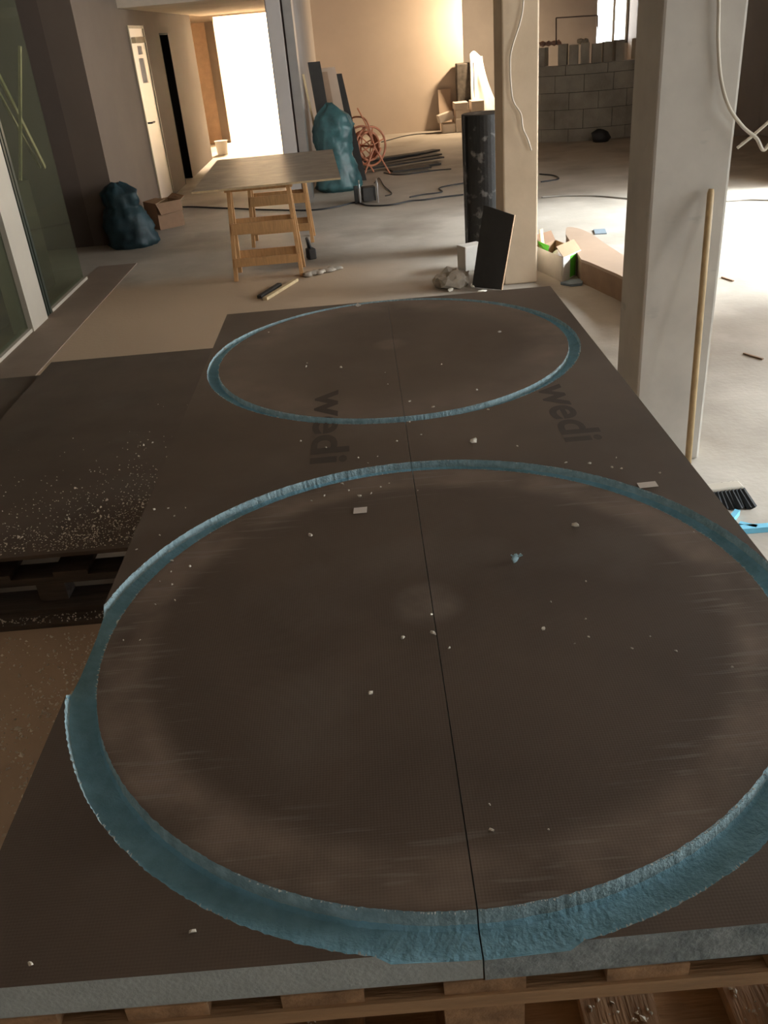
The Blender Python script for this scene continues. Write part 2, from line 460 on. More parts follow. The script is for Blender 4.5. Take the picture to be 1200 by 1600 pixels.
# left wall from the niche to the corridor corner, with the openings for the door and the dark doorway
D0, D1, DH = 11.24, 12.08, 1.96
S0, S1, SH = 13.05, 13.68, 1.88
bm = bmesh.new(); t = 0.3
B(bm, WX - t, WX, 9.15, D0, 0, CEIL); B(bm, WX - t, WX, D0, D1, DH, CEIL)
B(bm, WX - t, WX, D1, S0, 0, CEIL); B(bm, WX - t, WX, S0, S1, SH, CEIL); B(bm, WX - t, WX, S1, 15.82, 0, CEIL)
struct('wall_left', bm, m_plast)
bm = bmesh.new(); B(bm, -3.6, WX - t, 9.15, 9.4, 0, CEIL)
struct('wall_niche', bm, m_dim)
bm = bmesh.new()                                             # room behind the narrow doorway, its darkness put into black walls
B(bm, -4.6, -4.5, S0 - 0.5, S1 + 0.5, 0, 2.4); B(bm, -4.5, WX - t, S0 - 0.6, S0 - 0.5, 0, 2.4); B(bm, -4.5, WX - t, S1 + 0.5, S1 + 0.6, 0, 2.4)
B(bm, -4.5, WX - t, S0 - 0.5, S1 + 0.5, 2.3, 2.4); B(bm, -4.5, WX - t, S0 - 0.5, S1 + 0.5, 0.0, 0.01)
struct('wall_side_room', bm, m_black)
bm = bmesh.new(); B(bm, WX - t, WX + .002, S0, S0 + .02, 0, SH); B(bm, WX - t, WX + .002, S1 - .02, S1, 0, SH); B(bm, WX - t, WX + .002, S0 + .02, S1 - .02, SH - .02, SH); struct('shade_lining', bm, m_black)  # black lining added, stands in for shade on the doorway jambs
# outer left wall behind the glass room, wall behind the camera, window wall
struct('wall_outer_left', box(-6.2, -6.0, -4.5, 23.0, 0, CEIL), m_dim)
bm = bmesh.new(); B(bm, -6.0, 3.6, -4.7, -4.5, 0, CEIL); B(bm, 4.6, 6.2, -4.7, -4.5, 0, CEIL); B(bm, 3.6, 4.6, -4.7, -4.5, 0, 1.4); B(bm, 3.6, 4.6, -4.7, -4.5, 2.5, CEIL)
struct('wall_front', bm, m_grey)
w = thing('window_5', (4.1, -4.6, 1.4), None, None, kind='structure')  # unseen window added behind the camera to light the front faces
bm = bmesh.new()
for x in (3.6, 4.07, 4.54): B(bm, x, x + 0.06, -4.63, -4.57, 1.4, 2.5)
obj('window_frame', bm, m_post, w)
for x in (3.66, 4.13): obj('pane', box(x, x + 0.41, -4.605, -4.595, 1.4, 2.5), m_clear, w)
bm = bmesh.new(); X0, X1 = RWX, RWX + 0.3; XB = 4.35
(a0, a1, c0, c1_, _), (b0, b1, d0, d1, _) = WIN
B(bm, X0, X1, -4.5, a0, 0, CEIL); B(bm, X0, X1, a0, a1, 0, c0); B(bm, X0, X1, a0, a1, c1_, CEIL); B(bm, X0, X1, a1, 4.9, 0, CEIL)
B(bm, XB, X1, 4.9, 5.1, 0, CEIL); B(bm, XB, X1, 9.3, 9.5, 0, CEIL)                      # bay added out of view, bringing window light nearer the floor
B(bm, XB, XB + .3, 5.1, b0, 0, CEIL); B(bm, XB, XB + .3, b0, b1, 0, d0); B(bm, XB, XB + .3, b0, b1, d1, CEIL); B(bm, XB, XB + .3, b1, 9.3, 0, CEIL)
B(bm, X0, X1, 9.5, 20.0, 0, CEIL)
struct('wall_right', bm, m_grey)
for i, (y0, y1, z0, z1, X0) in enumerate(WIN):
    w = thing('window_%d' % (i + 2), (X0 + 0.15, (y0 + y1) / 2, z0), None, None, kind='structure')
    bm = bmesh.new(); f = 0.06
    B(bm, X0 + .1, X0 + .16, y0, y1, z0, z0 + f); B(bm, X0 + .1, X0 + .16, y0, y1, z1 - f, z1)
    n = 4
    for k in range(n + 1):
        y = y0 + (y1 - y0 - f) * k / n; B(bm, X0 + .1, X0 + .16, y, y + f, z0 + f, z1 - f)
    obj('window_frame', bm, m_post, w)
    for k in range(n):
        a = y0 + (y1 - y0 - f) * k / n + f; b = y0 + (y1 - y0 - f) * (k + 1) / n
        obj('pane', box(X0 + .125, X0 + .135, a, b, z0 + f, z1 - f), m_clear, w)
# corridor: partition, end wall with its bright opening, bright room
struct('wall_partition', box(-0.82, -0.60, 10.95, 17.2, 0, CEIL), m_grey)
bm = bmesh.new(); B(bm, -4.0, -2.44, 18.3, 18.5, 0, CEIL); B(bm, -2.44, -0.75, 18.3, 18.5, 2.12, CEIL)
struct('wall_corridor_end', bm, m_warm)
struct('trim_2', box(-2.60, -2.44, 18.24, 18.3, 0, 2.05), m_plast)
struct('shade_panel', box(-3.0, -2.60, 18.25, 18.3, 0, 2.05), m_tanside)  # brown panel added where the recess face lies in shade
bm = bmesh.new()
B(bm, -4.2, -0.4, 21.6, 21.8, 0, CEIL); B(bm, -4.2, -4.0, 15.9, 21.6, 0, CEIL); B(bm, -0.75, -0.55, 17.4, 21.6, 0, CEIL)
B(bm, -4.0, WX - t, 15.5, 15.82, 0, CEIL)
struct('wall_bright_room', bm, m_white)
bm = bmesh.new(); rnd = random.Random(3)
poly = [(-2.47, 10.96), (-0.82, 10.96)] + [(-0.82 - 1.65 * k / 14, 17.0 + rnd.uniform(-0.10, 0.10)) for k in range(15)]
prism(bm, poly, 2.12, 2.22)
struct('ceiling_corridor', bm, m_ceil)
# back wall, its return, grey wall behind, right back wall with the lit window
struct('wall_back', box(-0.82, 2.0, 17.2, 17.4, 0, CEIL), m_warm)
struct('wall_return', box(1.8, 2.0, 17.4, 19.6, 0, CEIL), m_grey)
LW = (4.93, 5.60, 1.06)
bm = bmesh.new()
B(bm, 1.8, LW[0], 19.6, 19.8, 0, CEIL); B(bm, LW[0], LW[1], 19.6, 19.8, 0, LW[2]); B(bm, LW[0], LW[1], 19.6, 19.8, 2.5, CEIL); B(bm, LW[1], 5.9, 19.6, 19.8, 0, CEIL)
struct('wall_far', bm, m_grey)
w = thing('window_4', (5.25, 19.7, LW[2]), None, None, kind='structure')
bm = bmesh.new()
for x in (LW[0], 5.29, LW[1] - 0.05): B(bm, x, x + 0.05, 19.66, 19.72, LW[2], 2.5)
B(bm, LW[0], LW[1], 19.66, 19.72, LW[2], LW[2] + 0.04); obj('window_frame', bm, m_post, w)
for a, b in ((LW[0] + .05, 5.29), (5.34, LW[1] - .05)): obj('pane', box(a, b, 19.685, 19.69, LW[2] + .04, 2.5), m_clear, w)
portal('window_daylight', (5.26, 19.85, 1.78), (-PI / 2, 0, 0), 0.66, 1.44)
struct('wall_back_right', box(4.75, RWX, 12.95, 13.1, 0, CEIL), m_grey)

# door in the left wall
d = thing('door_1', (WX, D0, 0), None, None, kind='structure')
leaf = obj('door_leaf', box(WX - 0.05, WX + 0.002, D0 + 0.03, D1 - 0.03, 0.01, DH - 0.03), m_door, d)
bm = bmesh.new()
B(bm, WX - 0.14, WX + 0.012, D0, D0 + 0.03, 0, DH); B(bm, WX - 0.14, WX + 0.012, D1 - 0.03, D1, 0, DH); B(bm, WX - 0.14, WX + 0.012, D0 + .03, D1 - .03, DH - 0.03, DH)
obj('door_frame', bm, m_frame, d)
bm = bmesh.new(); tube(bm, [(WX + .0, D0 + .12, 0.94), (WX + .05, D0 + .12, .94), (WX + .055, D0 + .25, .94)], 0.011)
obj('handle', bm, m_cable, leaf)
obj('notice', box(WX + .002, WX + .005, D0 + .30, D0 + .55, 1.36, 1.62), m_paper, leaf)
obj('door_closer', box(WX + .002, WX + .05, D0 + .10, D1 - .2, 1.78, 1.84), m_formedge, leaf)
obj('sign', box(WX + .002, WX + .006, D0 + .35, D0 + .55, 1.66, 1.75), m_paper, leaf)

# glazed partition on the left with its pale post
g = thing('window_1', (WX, 6.3, 0), None, None, kind='structure')
obj('post', box(WX - 0.12, WX + 0.03, 6.17, 6.50, 0, CEIL), m_post, g)
for y0, y1 in ((6.50, 6.545), (6.565, 6.60), (6.62, 6.66)):
    obj('mullion', box(WX - 0.08, WX + 0.015, y0, y1, 0.0, CEIL), m_dkmetal, g)
obj('pane', box(WX - 0.02, WX - 0.008, 6.66, 7.66, 0.03, CEIL), m_glass, g)
obj('pane', box(WX - 0.02, WX - 0.008, 3.0, 6.17, 0.03, CEIL), m_glass, g)
obj('sill_rail', box(WX - 0.05, WX + 0.02, 6.66, 7.68, 0, 0.03), m_post, g)
obj('sill_rail', box(WX - 0.05, WX + 0.02, 3.0, 6.17, 0, 0.03), m_post, g)
struct('wall_parapet', box(-3.0, -2.72, 3.0, 7.64, 0, 0.86), m_dim)
struct('wall_left_near', box(WX - .3, WX, -4.5, 3.0, 0, CEIL), m_warm)

# pillars
def pillar(name, x0, x1, y0, y1, m, label):
    o = obj(name, box(x0, x1, y0, y1, 0, CEIL), m, bevel=0.012)
    o['kind'] = 'structure'; o['label'] = label
    return o
pillar('wall_pillar', 1.055, 1.345, 3.30, 3.60, m_conc, 'grey concrete pillar with a broom leaning on it')
pillar('wall_pillar', 0.985, 1.228, 6.32, 6.68, m_conc2, 'pale rendered pillar beside the black roll')
p = pillar('wall_pillar', -0.85, -0.685, 10.6, 10.95, m_grey, 'grey pillar edge at the mouth of the corridor')
obj('slot', box(-0.685, -0.665, 10.63, 10.95, 0, CEIL), m_slot, p)
obj('corner_profile', box(-0.665, -0.57, 10.59, 10.95, 0, CEIL), m_metal, p)

# ------------------------------------------------------------------ the cut boards
XL, XS, XR = -0.535, 0.060, 0.664
Y0, Y1 = 0.586, 3.170
TH = 0.055
NA = 720
rj = random.Random(11)
def jag(amp):
    v = [rj.uniform(-amp, amp) for _ in range(NA)]
    return v
RINGS = []
for (c, ri, ro, dep) in ((C1, RI1, RO1, 0.026), (C2, RI2, RO2, 0.019)):
    RINGS.append(dict(c=c, ri=ri, ro=ro, dep=dep, ji=jag(0.0007), jo=jag(0.0010)))
PROF = [(0, 0), (0.06, -0.80), (0.14, -1.0), (0.34, -1.0), (0.58, -0.93), (0.80, -0.80), (0.94, -0.62), (1, 0)]
def rad(R, a, k):
    u = (a / (2 * PI) * NA) % NA; i = int(u); f = u - i
    j = R['ji' if k == 0 else 'jo']; r = R['ri' if k == 0 else 'ro']
    if k and R is RINGS[1]: r -= 0.017 * max(0, math.sin(a) - 0.35) / 0.65
    if k and R is RINGS[0]: r += 0.011 * max(0, -math.sin(a) - 0.45) / 0.55
    return r + j[i % NA] * (1 - f) + j[(i + 1) % NA] * f
def groove(x, y, want_t=False):
    for R in RINGS:
        dx, dy = x - R['c'][0], y - R['c'][1]
        r = math.hypot(dx, dy)
        if R['ri'] - 0.01 < r < R['ro'] + 0.01:
            a = math.atan2(dy, dx) % (2 * PI)
            a0, a1 = rad(R, a, 0), rad(R, a, 1)
            t = (r - a0) / (a1 - a0)
            if t < 0 or t > 1: return None
            if want_t: return t
            for (ta, za), (tb, zb) in zip(PROF, PROF[1:]):
                if t <= tb: return R['dep'] * (za + (zb - za) * (t - ta) / (tb - ta)) * (1 + 0.06 * noise.noise(Vector((x * 40, y * 40, 0))))
    return None
pts = []; edges = []
def poly_loop(ps):
    b = len(pts); pts.extend(Vector(p) for p in ps)
    edges.extend((b + i, b + (i + 1) % len(ps)) for i in range(len(ps)))
GAP0, GAP1 = 0.0017, 0.0003
poly_loop([(XL, Y0), (XS, Y0), (XS, Y1), (XL, Y1)])
poly_loop([(XS + GAP0, Y0 - 0.002), (XR, Y0 + 0.004), (XR, Y1), (XS + GAP1, Y1)])
for R in RINGS:
    for (t, _) in PROF:
        lp = []
        for k in range(NA):
            a = 2 * PI * k / NA
            r = rad(R, a, 0) * (1 - t) + rad(R, a, 1) * t
            lp.append((R['c'][0] + r * math.cos(a), R['c'][1] + r * math.sin(a)))
        poly_loop(lp)
ov, oe, of, _, _, _ = delaunay_2d_cdt(pts, edges, [], 0, 1e-7)
def seam_r(y): return XS + GAP0 + (GAP1 - GAP0) * (y - Y0) / (Y1 - Y0)
def side_of(x, y):
    if XL < x < XS and Y0 < y < Y1: return 0
    if seam_r(y) < x < XR and Y0 - 0.002 + 0.006 * (x - XS) / 0.6 < y < Y1: return 1
    return -1
zs = []
for v in ov:
    g_ = groove(v.x, v.y); zs.append(TZ + (g_ if g_ else 0.0))
halves = ([], [])
for f in of:
    cx = sum(ov[i].x for i in f) / 3; cy = sum(ov[i].y for i in f) / 3
    s = side_of(cx, cy); t_ = groove(cx, cy, True)
    if s >= 0: halves[s].append((f, 0 if t_ is None else (3 if t_ < 0.05 or t_ > 0.95 else 1)))
boards = []
BL = ('dark cement-faced board with routed rings, left half of the big table top',
      'dark cement-faced board, right half of the big table top, nearest the pillars')
for s in (0, 1):
    bm = bmesh.new(); vm = {}
    def V(i):
        if i not in vm: vm[i] = bm.verts.new((ov[i].x, ov[i].y, zs[i]))
        return vm[i]
    for f, mi in halves[s]:
        try: bm.faces.new([V(i) for i in f]).material_index = mi
        except ValueError: pass
    be = [e for e in bm.edges if len(e.link_faces) == 1]
    low = {}
    for e in be:
        for v in e.verts:
            if v not in low: low[v] = bm.verts.new((v.co.x, v.co.y, TZ - TH))
    for e in be:
        a, b = e.verts
        bm.faces.new((a, b, low[b], low[a])).material_index = 2
    # underside
    x0, x1 = (XL, XS) if s == 0 else (XS + GAP0, XR)
    q = [bm.verts.new((x, y, TZ - TH)) for (x, y) in ((x0, Y0), (x1, Y0), (x1, Y1), (x0, Y1))]
    bm.faces.new(q[::-1]).material_index = 0
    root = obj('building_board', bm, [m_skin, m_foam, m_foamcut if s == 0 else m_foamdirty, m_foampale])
    tag(root, BL[s], 'board', 'routed boards of the table top')
    boards.append(root)
# torn mesh fibres along the rims
for s in (0, 1):
    bm = bmesh.new(); rr = random.Random(21 + s)
    for R in RINGS:
        for k, dens in ((0, 900), (1, 700)):
            for _ in range(dens):
                a = rr.uniform(0, 2 * PI)
                if noise.noise(Vector((math.cos(a) * 4, math.sin(a) * 4, R['c'][1] + k))) < -0.08: continue
                r = rad(R, a, k) + rr.uniform(-0.0012, 0.0012)
                x, y = R['c'][0] + r * math.cos(a), R['c'][1] + r * math.sin(a)
                if side_of(x, y) != s: continue
                h = rr.uniform(0.0012, 0.0042) * (1 if R is RINGS[0] else 1.2); w_ = rr.uniform(0.0007, 0.0017)
                d = Vector((math.cos(a), math.sin(a), 0)) * (1 if k == 0 else -1); sd = Vector((-d.y, d.x, 0))
                p0 = Vector((x, y, TZ - 0.001))
                vs = [bm.verts.new(p0 + sd * w_), bm.verts.new(p0 - sd * w_), bm.verts.new(p0 + d * h + Vector((0, 0, rr.uniform(0.0005, 0.002)))), bm.verts.new(p0 - Vector((0, 0, 0.003)))]
                for f in ((0, 1, 2), (0, 2, 3), (1, 3, 2), (0, 3, 1)): bm.faces.new([vs[i] for i in f])
    obj('torn_mesh_edge', bm, m_fuzz, boards[s], kind='stuff')

# printed lettering on both boards
def print_word(word, org, length, height, parent, dots=False):
    cu = bpy.data.curves.new('print', 'FONT'); cu.body = word; cu.offset = 0.022; cu.resolution_u = 6
    to = bpy.data.objects.new('print', cu); COL.objects.link(to)
    bpy.context.view_layer.update()
    me = bpy.data.meshes.new_from_object(to.evaluated_get(bpy.context.evaluated_depsgraph_get()))
    bpy.data.objects.remove(to)
    bm = bmesh.new(); bm.from_mesh(me)
    bmesh.ops.triangulate(bm, faces=bm.faces[:])
    for _ in range(3): bmesh.ops.subdivide_edges(bm, edges=[e for e in bm.edges if e.calc_length() > 0.05], cuts=1, use_grid_fill=False); bmesh.ops.triangulate(bm, faces=bm.faces[:])
    xs = [v.co.x for v in bm.verts]; yv = [v.co.y for v in bm.verts]
    lx, ly = max(xs) - min(xs), max(yv) - min(yv); mx, my = min(xs), min(yv)
    for v in bm.verts:                       # reads towards the camera, tops to the right
        v.co = Vector((org[0] + (v.co.y - my) / ly * height, org[1] - (v.co.x - mx) / lx * length, TZ + 0.0004))
    dead = [f for f in bm.faces if groove(f.calc_center_median().x, f.calc_center_median().y) is not None]
    bmesh.ops.delete(bm, geom=dead, context='FACES')
    return obj('printed_word', bm, m_print, parent)
print_word('wedi', (-0.178, 2.30), 0.47, 0.095, boards[0])
print_word('wedi', (0.425, 2.20), 0.37, 0.095, boards[1])

# ------------------------------------------------------------------ pallets under the boards
PH = 0.157
def pallet(name, x0, x1, y0, y1, z, label, planks, pw, group):
    """deck planks along y on cross boards, blocks and runners"""
    r = thing(name, ((x0 + x1) / 2, y0, z), label, 'pallet', group)
    t = 0.022
    for px in planks: obj('deck_plank', box(px, px + pw, y0, y1, z + PH - t, z + PH), m_wood, r)
    n = 3
    for k in range(n):
        y = y0 - 0.004 + (y1 - y0 - 0.1) * k / (n - 1)
        obj('cross_board', box(x0, x1, y, y + 0.1, z + PH - 2 * t, z + PH - t), m_woodx, r)
        for bx in (x0, (x0 + x1) / 2 - 0.046, x1 - 0.1):
            obj('block', box(bx, bx + 0.092, y + 0.004, y + 0.096, z + t, z + PH - 2 * t), m_wood, r)
    for bx in (x0, (x0 + x1) / 2 - 0.046, x1 - 0.1):
        obj('runner', box(bx, bx + 0.095, y0 - 0.004, y1, z, z + t), m_wood, r)
    obj('end_runner', box(x0, x1, y0 - 0.022, y0 - 0.005, z, z + t - 0.001), m_woodx, r)
    return r
def deck_x(px, py=1535):
    return ony(px, py, 0.584).x
pl = [deck_x(-75), deck_x(178), deck_x(433), deck_x(693), deck_x(948), deck_x(1195)]
pwid = deck_x(822) - deck_x(693)
bx_mid = deck_x(705, 1570)
PX0, PX1 = 2 * (bx_mid + 0.046) - 0.655, 0.655
PX0 = -0.535
zt = TZ - TH - PH
lab = ['slatted wooden pallet right under the front edge of the cut boards']
base_p = pallet('wooden_pallet', -0.535, 0.655, 0.584, 3.10, zt, lab[0], pl, pwid, 'pallets stacked under the boards')
# the block under the seam sits where the photograph shows it
k = 1
while zt - k * PH > -0.01:
    c = copy_tree(base_p, (0.012 * (-1) ** k, 0.006 * k, -k * PH))
    c['label'] = 'wooden pallet lower in the stack beneath the cut boards, %s one below the top' % ['first', 'second', 'third', 'fourth'][k - 1]
    k += 1

# ------------------------------------------------------------------ low stack to the left
LZ = 0.265
LX0, LX1, LY0, LY1 = -1.775, -0.66, 2.53, 4.60
lp_ = thing('wooden_pallet', (-1.2, LY0, 0), 'low dark pallet under the flat boards left of the big table', 'pallet')
for x in (-1.74, -1.45, -1.18, -0.90):
    obj('deck_plank', box(x, x + 0.12, LY0 + 0.02, LY1 - .05, 0.150, 0.168), m_old, lp_)
for y in (LY0 + 0.02, 3.5, LY1 - 0.15):
    obj('cross_board', box(-1.75, -0.68, y, y + 0.1, 0.122, 0.150), m_old, lp_)
    for x in (-1.75, -1.26, -0.78): obj('block', box(x, x + 0.1, y + .02, y + 0.1, 0.04, 0.122), m_old, lp_)
    obj('bottom_board', box(-1.75, -0.68, y - 0.035, y + 0.1, 0.018, 0.04), m_old, lp_)
o = obj('wooden_plank', box(-1.8, -0.7, LY0 - 0.07, LY0 + 0.05, 0.0, 0.018), m_old); tag(o, 'dusty plank on the floor in front of the low pallet', 'plank')
o = obj('building_board', box(-1.80, -0.68, LY0 + 0.16, LY1 - 0.06, 0.168, 0.21), [m_plainskin]); tag(o, 'dark board second from the top of the low stack, set back from the edge', 'board')
o = obj('building_board', box(-2.06, -0.68, LY0 + 0.20, LY1 - 0.16, 0.21, 0.25), [m_plainskin]); tag(o, 'dark board sticking out to the left from under the low stack top', 'board')
o = obj('building_board', box(LX0, LX1, LY0 - 0.02, LY1, 0.25, LZ), [m_plainskin], bevel=0.002); tag(o, 'dark brown board on top of the low stack left of the big table', 'board')

# ------------------------------------------------------------------ broom, cables and the pillar
br = thing('broom', (1.14, 2.90, 0), 'broom with a long wooden handle leaning on the grey pillar', 'broom')
hb = obj('broom_head', box(-0.22, 0.22, -0.026, 0.026, 0.062, 0.080, RZ(3), (1.145, 2.905, 0)), m_post, br, bevel=0.006)
bm = bmesh.new(); rb = random.Random(5)
for i in range(30):
    for j in range(5):
        x = -0.212 + 0.424 * i / 29; y = -0.026 + 0.052 * j / 4
        p = RZ(3) @ Vector((x, y, 0)); p += Vector((1.145, 2.905, 0))
        s = Vector((x * 0.16 + rb.uniform(-.008, .008), y * 1.2 + rb.uniform(-.008, .008), 0))
        tube(bm, [p + Vector((0, 0, 0.068)), p + s + Vector((0, 0, 0.003))], [0.011, 0.0145], 6)
obj('bristles', bm, m_bristle, br)
bm = bmesh.new(); tube(bm, [(1.145, 2.905, 0.08), (1.268, 3.272, 1.10), (1.2695, 3.276, 1.113)], [0.0125, 0.0125, 0.009], 14)
obj('handle', bm, m_handle, br, smooth=True)

def cable(name, pts, r, m, label, cat='cable', mm=8, group=None):
    bm = bmesh.new(); tube(bm, spline(pts, mm), r, 7)
    o = obj(name, bm, m, smooth=True); tag(o, label, cat, group); return o
py = 3.285
q = [(1118, -260), (1120, -120), (1123, 0), (1122, 60), (1126, 120), (1138, 165), (1160, 197), (1182, 216), (1192, 234), (1203, 224), (1230, 190), (1262, 80), (1270, -100), (1262, -300)]
cable('hanging_cable', [ony(a, b, py if i < 5 else py - 0.02) for i, (a, b) in enumerate(q)], 0.0062, m_wcable, 'cream cable hanging in a loop down the grey pillar')
q = [(1152, 231), (1176, 212), (1203, 188), (1240, 150), (1268, 70), (1280, -100), (1275, -300)]
cable('hanging_cable', [ony(a, b, 3.32) for a, b in q], 0.0055, m_wcable, 'short cream cable end crossing the hanging loop')
q = [(818, -120), (818, -40), (816, 20), (800, 75), (797, 100), (799, 140), (803, 160), (814, 178), (817, 200), (825, 218), (830, 235)]
cable('hanging_wire', [ony(a, b, 6.30) for a, b in q], 0.0052, m_wcable, 'thin pale wire dangling down the front of the pale rendered pillar', 'wire')

# ------------------------------------------------------------------ things round the pale pillar
bm = cyl(bmesh.new(), (1.025, 7.52, 0), 0.18, 1.065, 40)
rl = obj('membrane_roll', bm, m_tar, smooth=False, bevel=0.01); tag(rl, 'black roofing membrane roll standing behind the pale pillar', 'roll')
bm = bmesh.new(); bar(bm, (0.853, 7.43, 0.0), (0.853, 7.43, 1.06), 0.004, 0.02); obj('wrap_seam', bm, m_tar, rl)
bm = slab(bmesh.new(), [(0.945, 6.195, 0.003), (0.755, 6.335, 0.003), (0.861, 6.385, 0.565), (1.050, 6.250, 0.505)], -0.012)
pn = obj('dark_tile', bm, m_dkpanel); tag(pn, 'small black panel leaning against the pale pillar', 'panel')
bm = bmesh.new(); bar(bm, (0.948, 6.189, 0.004), (1.053, 6.244, 0.506), 0.004, 0.014, Vector((0.8, -0.6, 0))); obj('edge_band', bm, m_edge, pn)
bm = bmesh.new(); c = onz(735, 425)
B(bm, -0.09, 0.09, -0.06, 0.06, 0.0, 0.19, RZ(25), c + Vector((0.02, 0.10, 0)))
o = obj('white_carton', bm, m_cardw, bevel=0.004); tag(o, 'small pale carton between the black roll and the black panel', 'carton')
bm = bmesh.new(); c = onz(706, 447)
lump(bm, (c.x, c.y, 0.05), (0.15, 0.11, 0.07), 2.2, 3)
for v in bm.verts:
    v.co.z = max(0.0, v.co.z + 0.045 * noise.noise(v.co * 24)); v.co.x += 0.03 * noise.noise(v.co * 21)
o = obj('dusty_sack', bm, m_rubble); tag(o, 'crumpled dusty sack at the far edge of the boards', 'sack')
for i, (a, b) in enumerate(((703, 452), (712, 436), (738, 446), (752, 455))):
    c = onz(a, b); bm = lump(bmesh.new(), (c.x, c.y - 0.05, 0.012), (0.035, 0.022, 0.014), i + 0.7, 1)
    o = obj('rubble_piece', bm, m_chip); tag(o, 'small pale rubble piece by the crumpled dusty sack', 'rubble', 'rubble by the sack')

# cardboard box with green print
bx = thing('cardboard_box', (1.45, 6.55, 0), 'open white cardboard box with green print beside the pale pillar', 'box')
P0, P1, P2 = Vector((1.405, 6.275, 0)), Vector((1.575, 6.46, 0)), Vector((1.30, 6.66, 0))
P0.z = P1.z = P2.z = 0.0
e1, e2 = P1 - P0, P2 - P0; P3 = P0 + e1 + e2; HB = 0.175; up = Vector((0, 0, HB))
for (a, b, nm, mt) in ((P0, P1, 'front_side', m_cardw), (P1, P3, 'side', m_cardb), (P3, P2, 'side', m_cardb), (P2, P0, 'left_side', m_cardw)):
    bm = slab(bmesh.new(), [a, b, b + up, a + up], 0.004); w_ = obj(nm, bm, mt, bx)
    if nm == 'front_side':
        n = (b - a).cross(up).normalized() * 0.0052
        u = (b - a)
        for (s0, s1, z0, z1, mm) in ((0.38, 0.70, 0.01, 0.165, m_green), (0.76, 0.95, 0.03, 0.075, m_dkgreen), (0.76, 0.95, 0.085, 0.10, m_dkgreen)):
            bm2 = slab(bmesh.new(), [a + u * s0 + n + Vector((0, 0, z0)), a + u * s1 + n + Vector((0, 0, z0)), a + u * s1 + n + Vector((0, 0, z1)), a + u * s0 + n + Vector((0, 0, z1))], 0.0006)
            obj('print', bm2, mm, w_)
obj('bottom', prism(bmesh.new(), [P0, P1, P3, P2], 0.0, 0.006), m_cardb, bx)
nf = Vector((e1.y, -e1.x, 0)).normalized(); nl = Vector((e2.y, -e2.x, 0)).normalized()
fl = obj('flap', slab(bmesh.new(), [P0 + up, P1 + up, P1 + up + nf * -0.06 + Vector((0, 0, 0.07)), P0 + up + nf * -0.06 + Vector((0, 0, 0.07))], 0.004), m_cardb, bx)
obj('flap', slab(bmesh.new(), [P1 + up, P3 + up, P3 + up + e1.normalized() * 0.05 + Vector((0, 0, -0.03)), P1 + up + e1.normalized() * 0.07 + Vector((0, 0, -0.02))], 0.004), m_cardb, bx)
obj('flap', slab(bmesh.new(), [P3 + up, P2 + up, P2 + up - nf * 0.05 + Vector((0, 0, 0.08)), P3 + up - nf * 0.04 + Vector((0, 0, 0.07))], 0.004), m_cardd, bx)
bm = bmesh.new(); cc = P0 + (e1 + e2) * 0.5
lump(bm, (cc.x, cc.y, 0.13), (0.05, 0.05, 0.035), 1.3, 2); o = obj('crumpled_paper', bm, m_paper, smooth=True); tag(o, 'white crumpled paper inside the open cardboard box', 'paper')
bm = bmesh.new(); a = P2 + e1 * 0.25 - e2 * 0.12; bar(bm, a + Vector((0, 0, 0.008)), a + Vector((-0.03, 0.03, 0.30)), 0.045, 0.006, e1)
o = obj('wood_offcut', bm, m_pine); tag(o, 'thin wood offcut sticking up out of the cardboard box', 'offcut')
bm = bmesh.new(); a = P2 + e1 * 0.12 - e2 * 0.3; slab(bm, [a + Vector((0, 0, .15)), a + e2 * 0.3 + Vector((0, 0, .15)), a + e2 * 0.3 + Vector((-.02, 0, .215)), a + Vector((0.01, 0, .20))], 0.004)
o = obj('green_packet', bm, m_green); tag(o, 'green packet poking over the left rim of the cardboard box', 'packet')
c = onz(900, 444)
o = obj('grey_sheet', prism(bmesh.new(), [c + Vector(d) for d in ((-0.11, 0.02, 0), (-0.05, -0.06, 0), (0.03, -0.055, 0), (0.06, 0.03, 0), (0.13, 0.07, 0), (-0.02, 0.07, 0))], 0, 0.02), m_bluepaper, bevel=0.004)
tag(o, 'crumpled grey-blue packaging on the floor by the cardboard box', 'packaging')
c = onz(932, 378)
o = obj('pale_sheet', box(-0.05, 0.05, -0.09, 0.09, 0, 0.01, RZ(-10), c + Vector((0.12, 0.35, 0))), m_bluepaper); tag(o, 'small pale blue sheet on the bright floor past the curved panel', 'sheet')

# curved tan panel
fz = 0.17
front = [onz(a, b, fz) for a, b in ((908, 405), (922, 410), (945, 420), (972, 432), (1000, 452), (1025, 475))]
back = [onz(a, b, fz) for a, b in ((1050, 455), (1015, 425), (990, 408), (970, 396), (945, 380), (925, 366), (905, 357), (886, 355), (884, 366))]
front = spline(front, 4); back = spline(back, 4)
cp = thing('curved_bench_segment', (front[0].x + 0.1, front[0].y, 0), 'curved tan bench segment lying behind the cardboard box', 'bench')
obj('top', prism(bmesh.new(), [(p.x, p.y) for p in front + back], fz - 0.02, fz), m_tan, cp)
cen = sum((p for p in front + back), Vector()) / len(front + back)
obj('base', prism(bmesh.new(), [(p.x + (cen.x - p.x) * 0.015, p.y + (cen.y - p.y) * 0.015) for p in front + back], 0, fz - 0.02), m_tanside, cp)

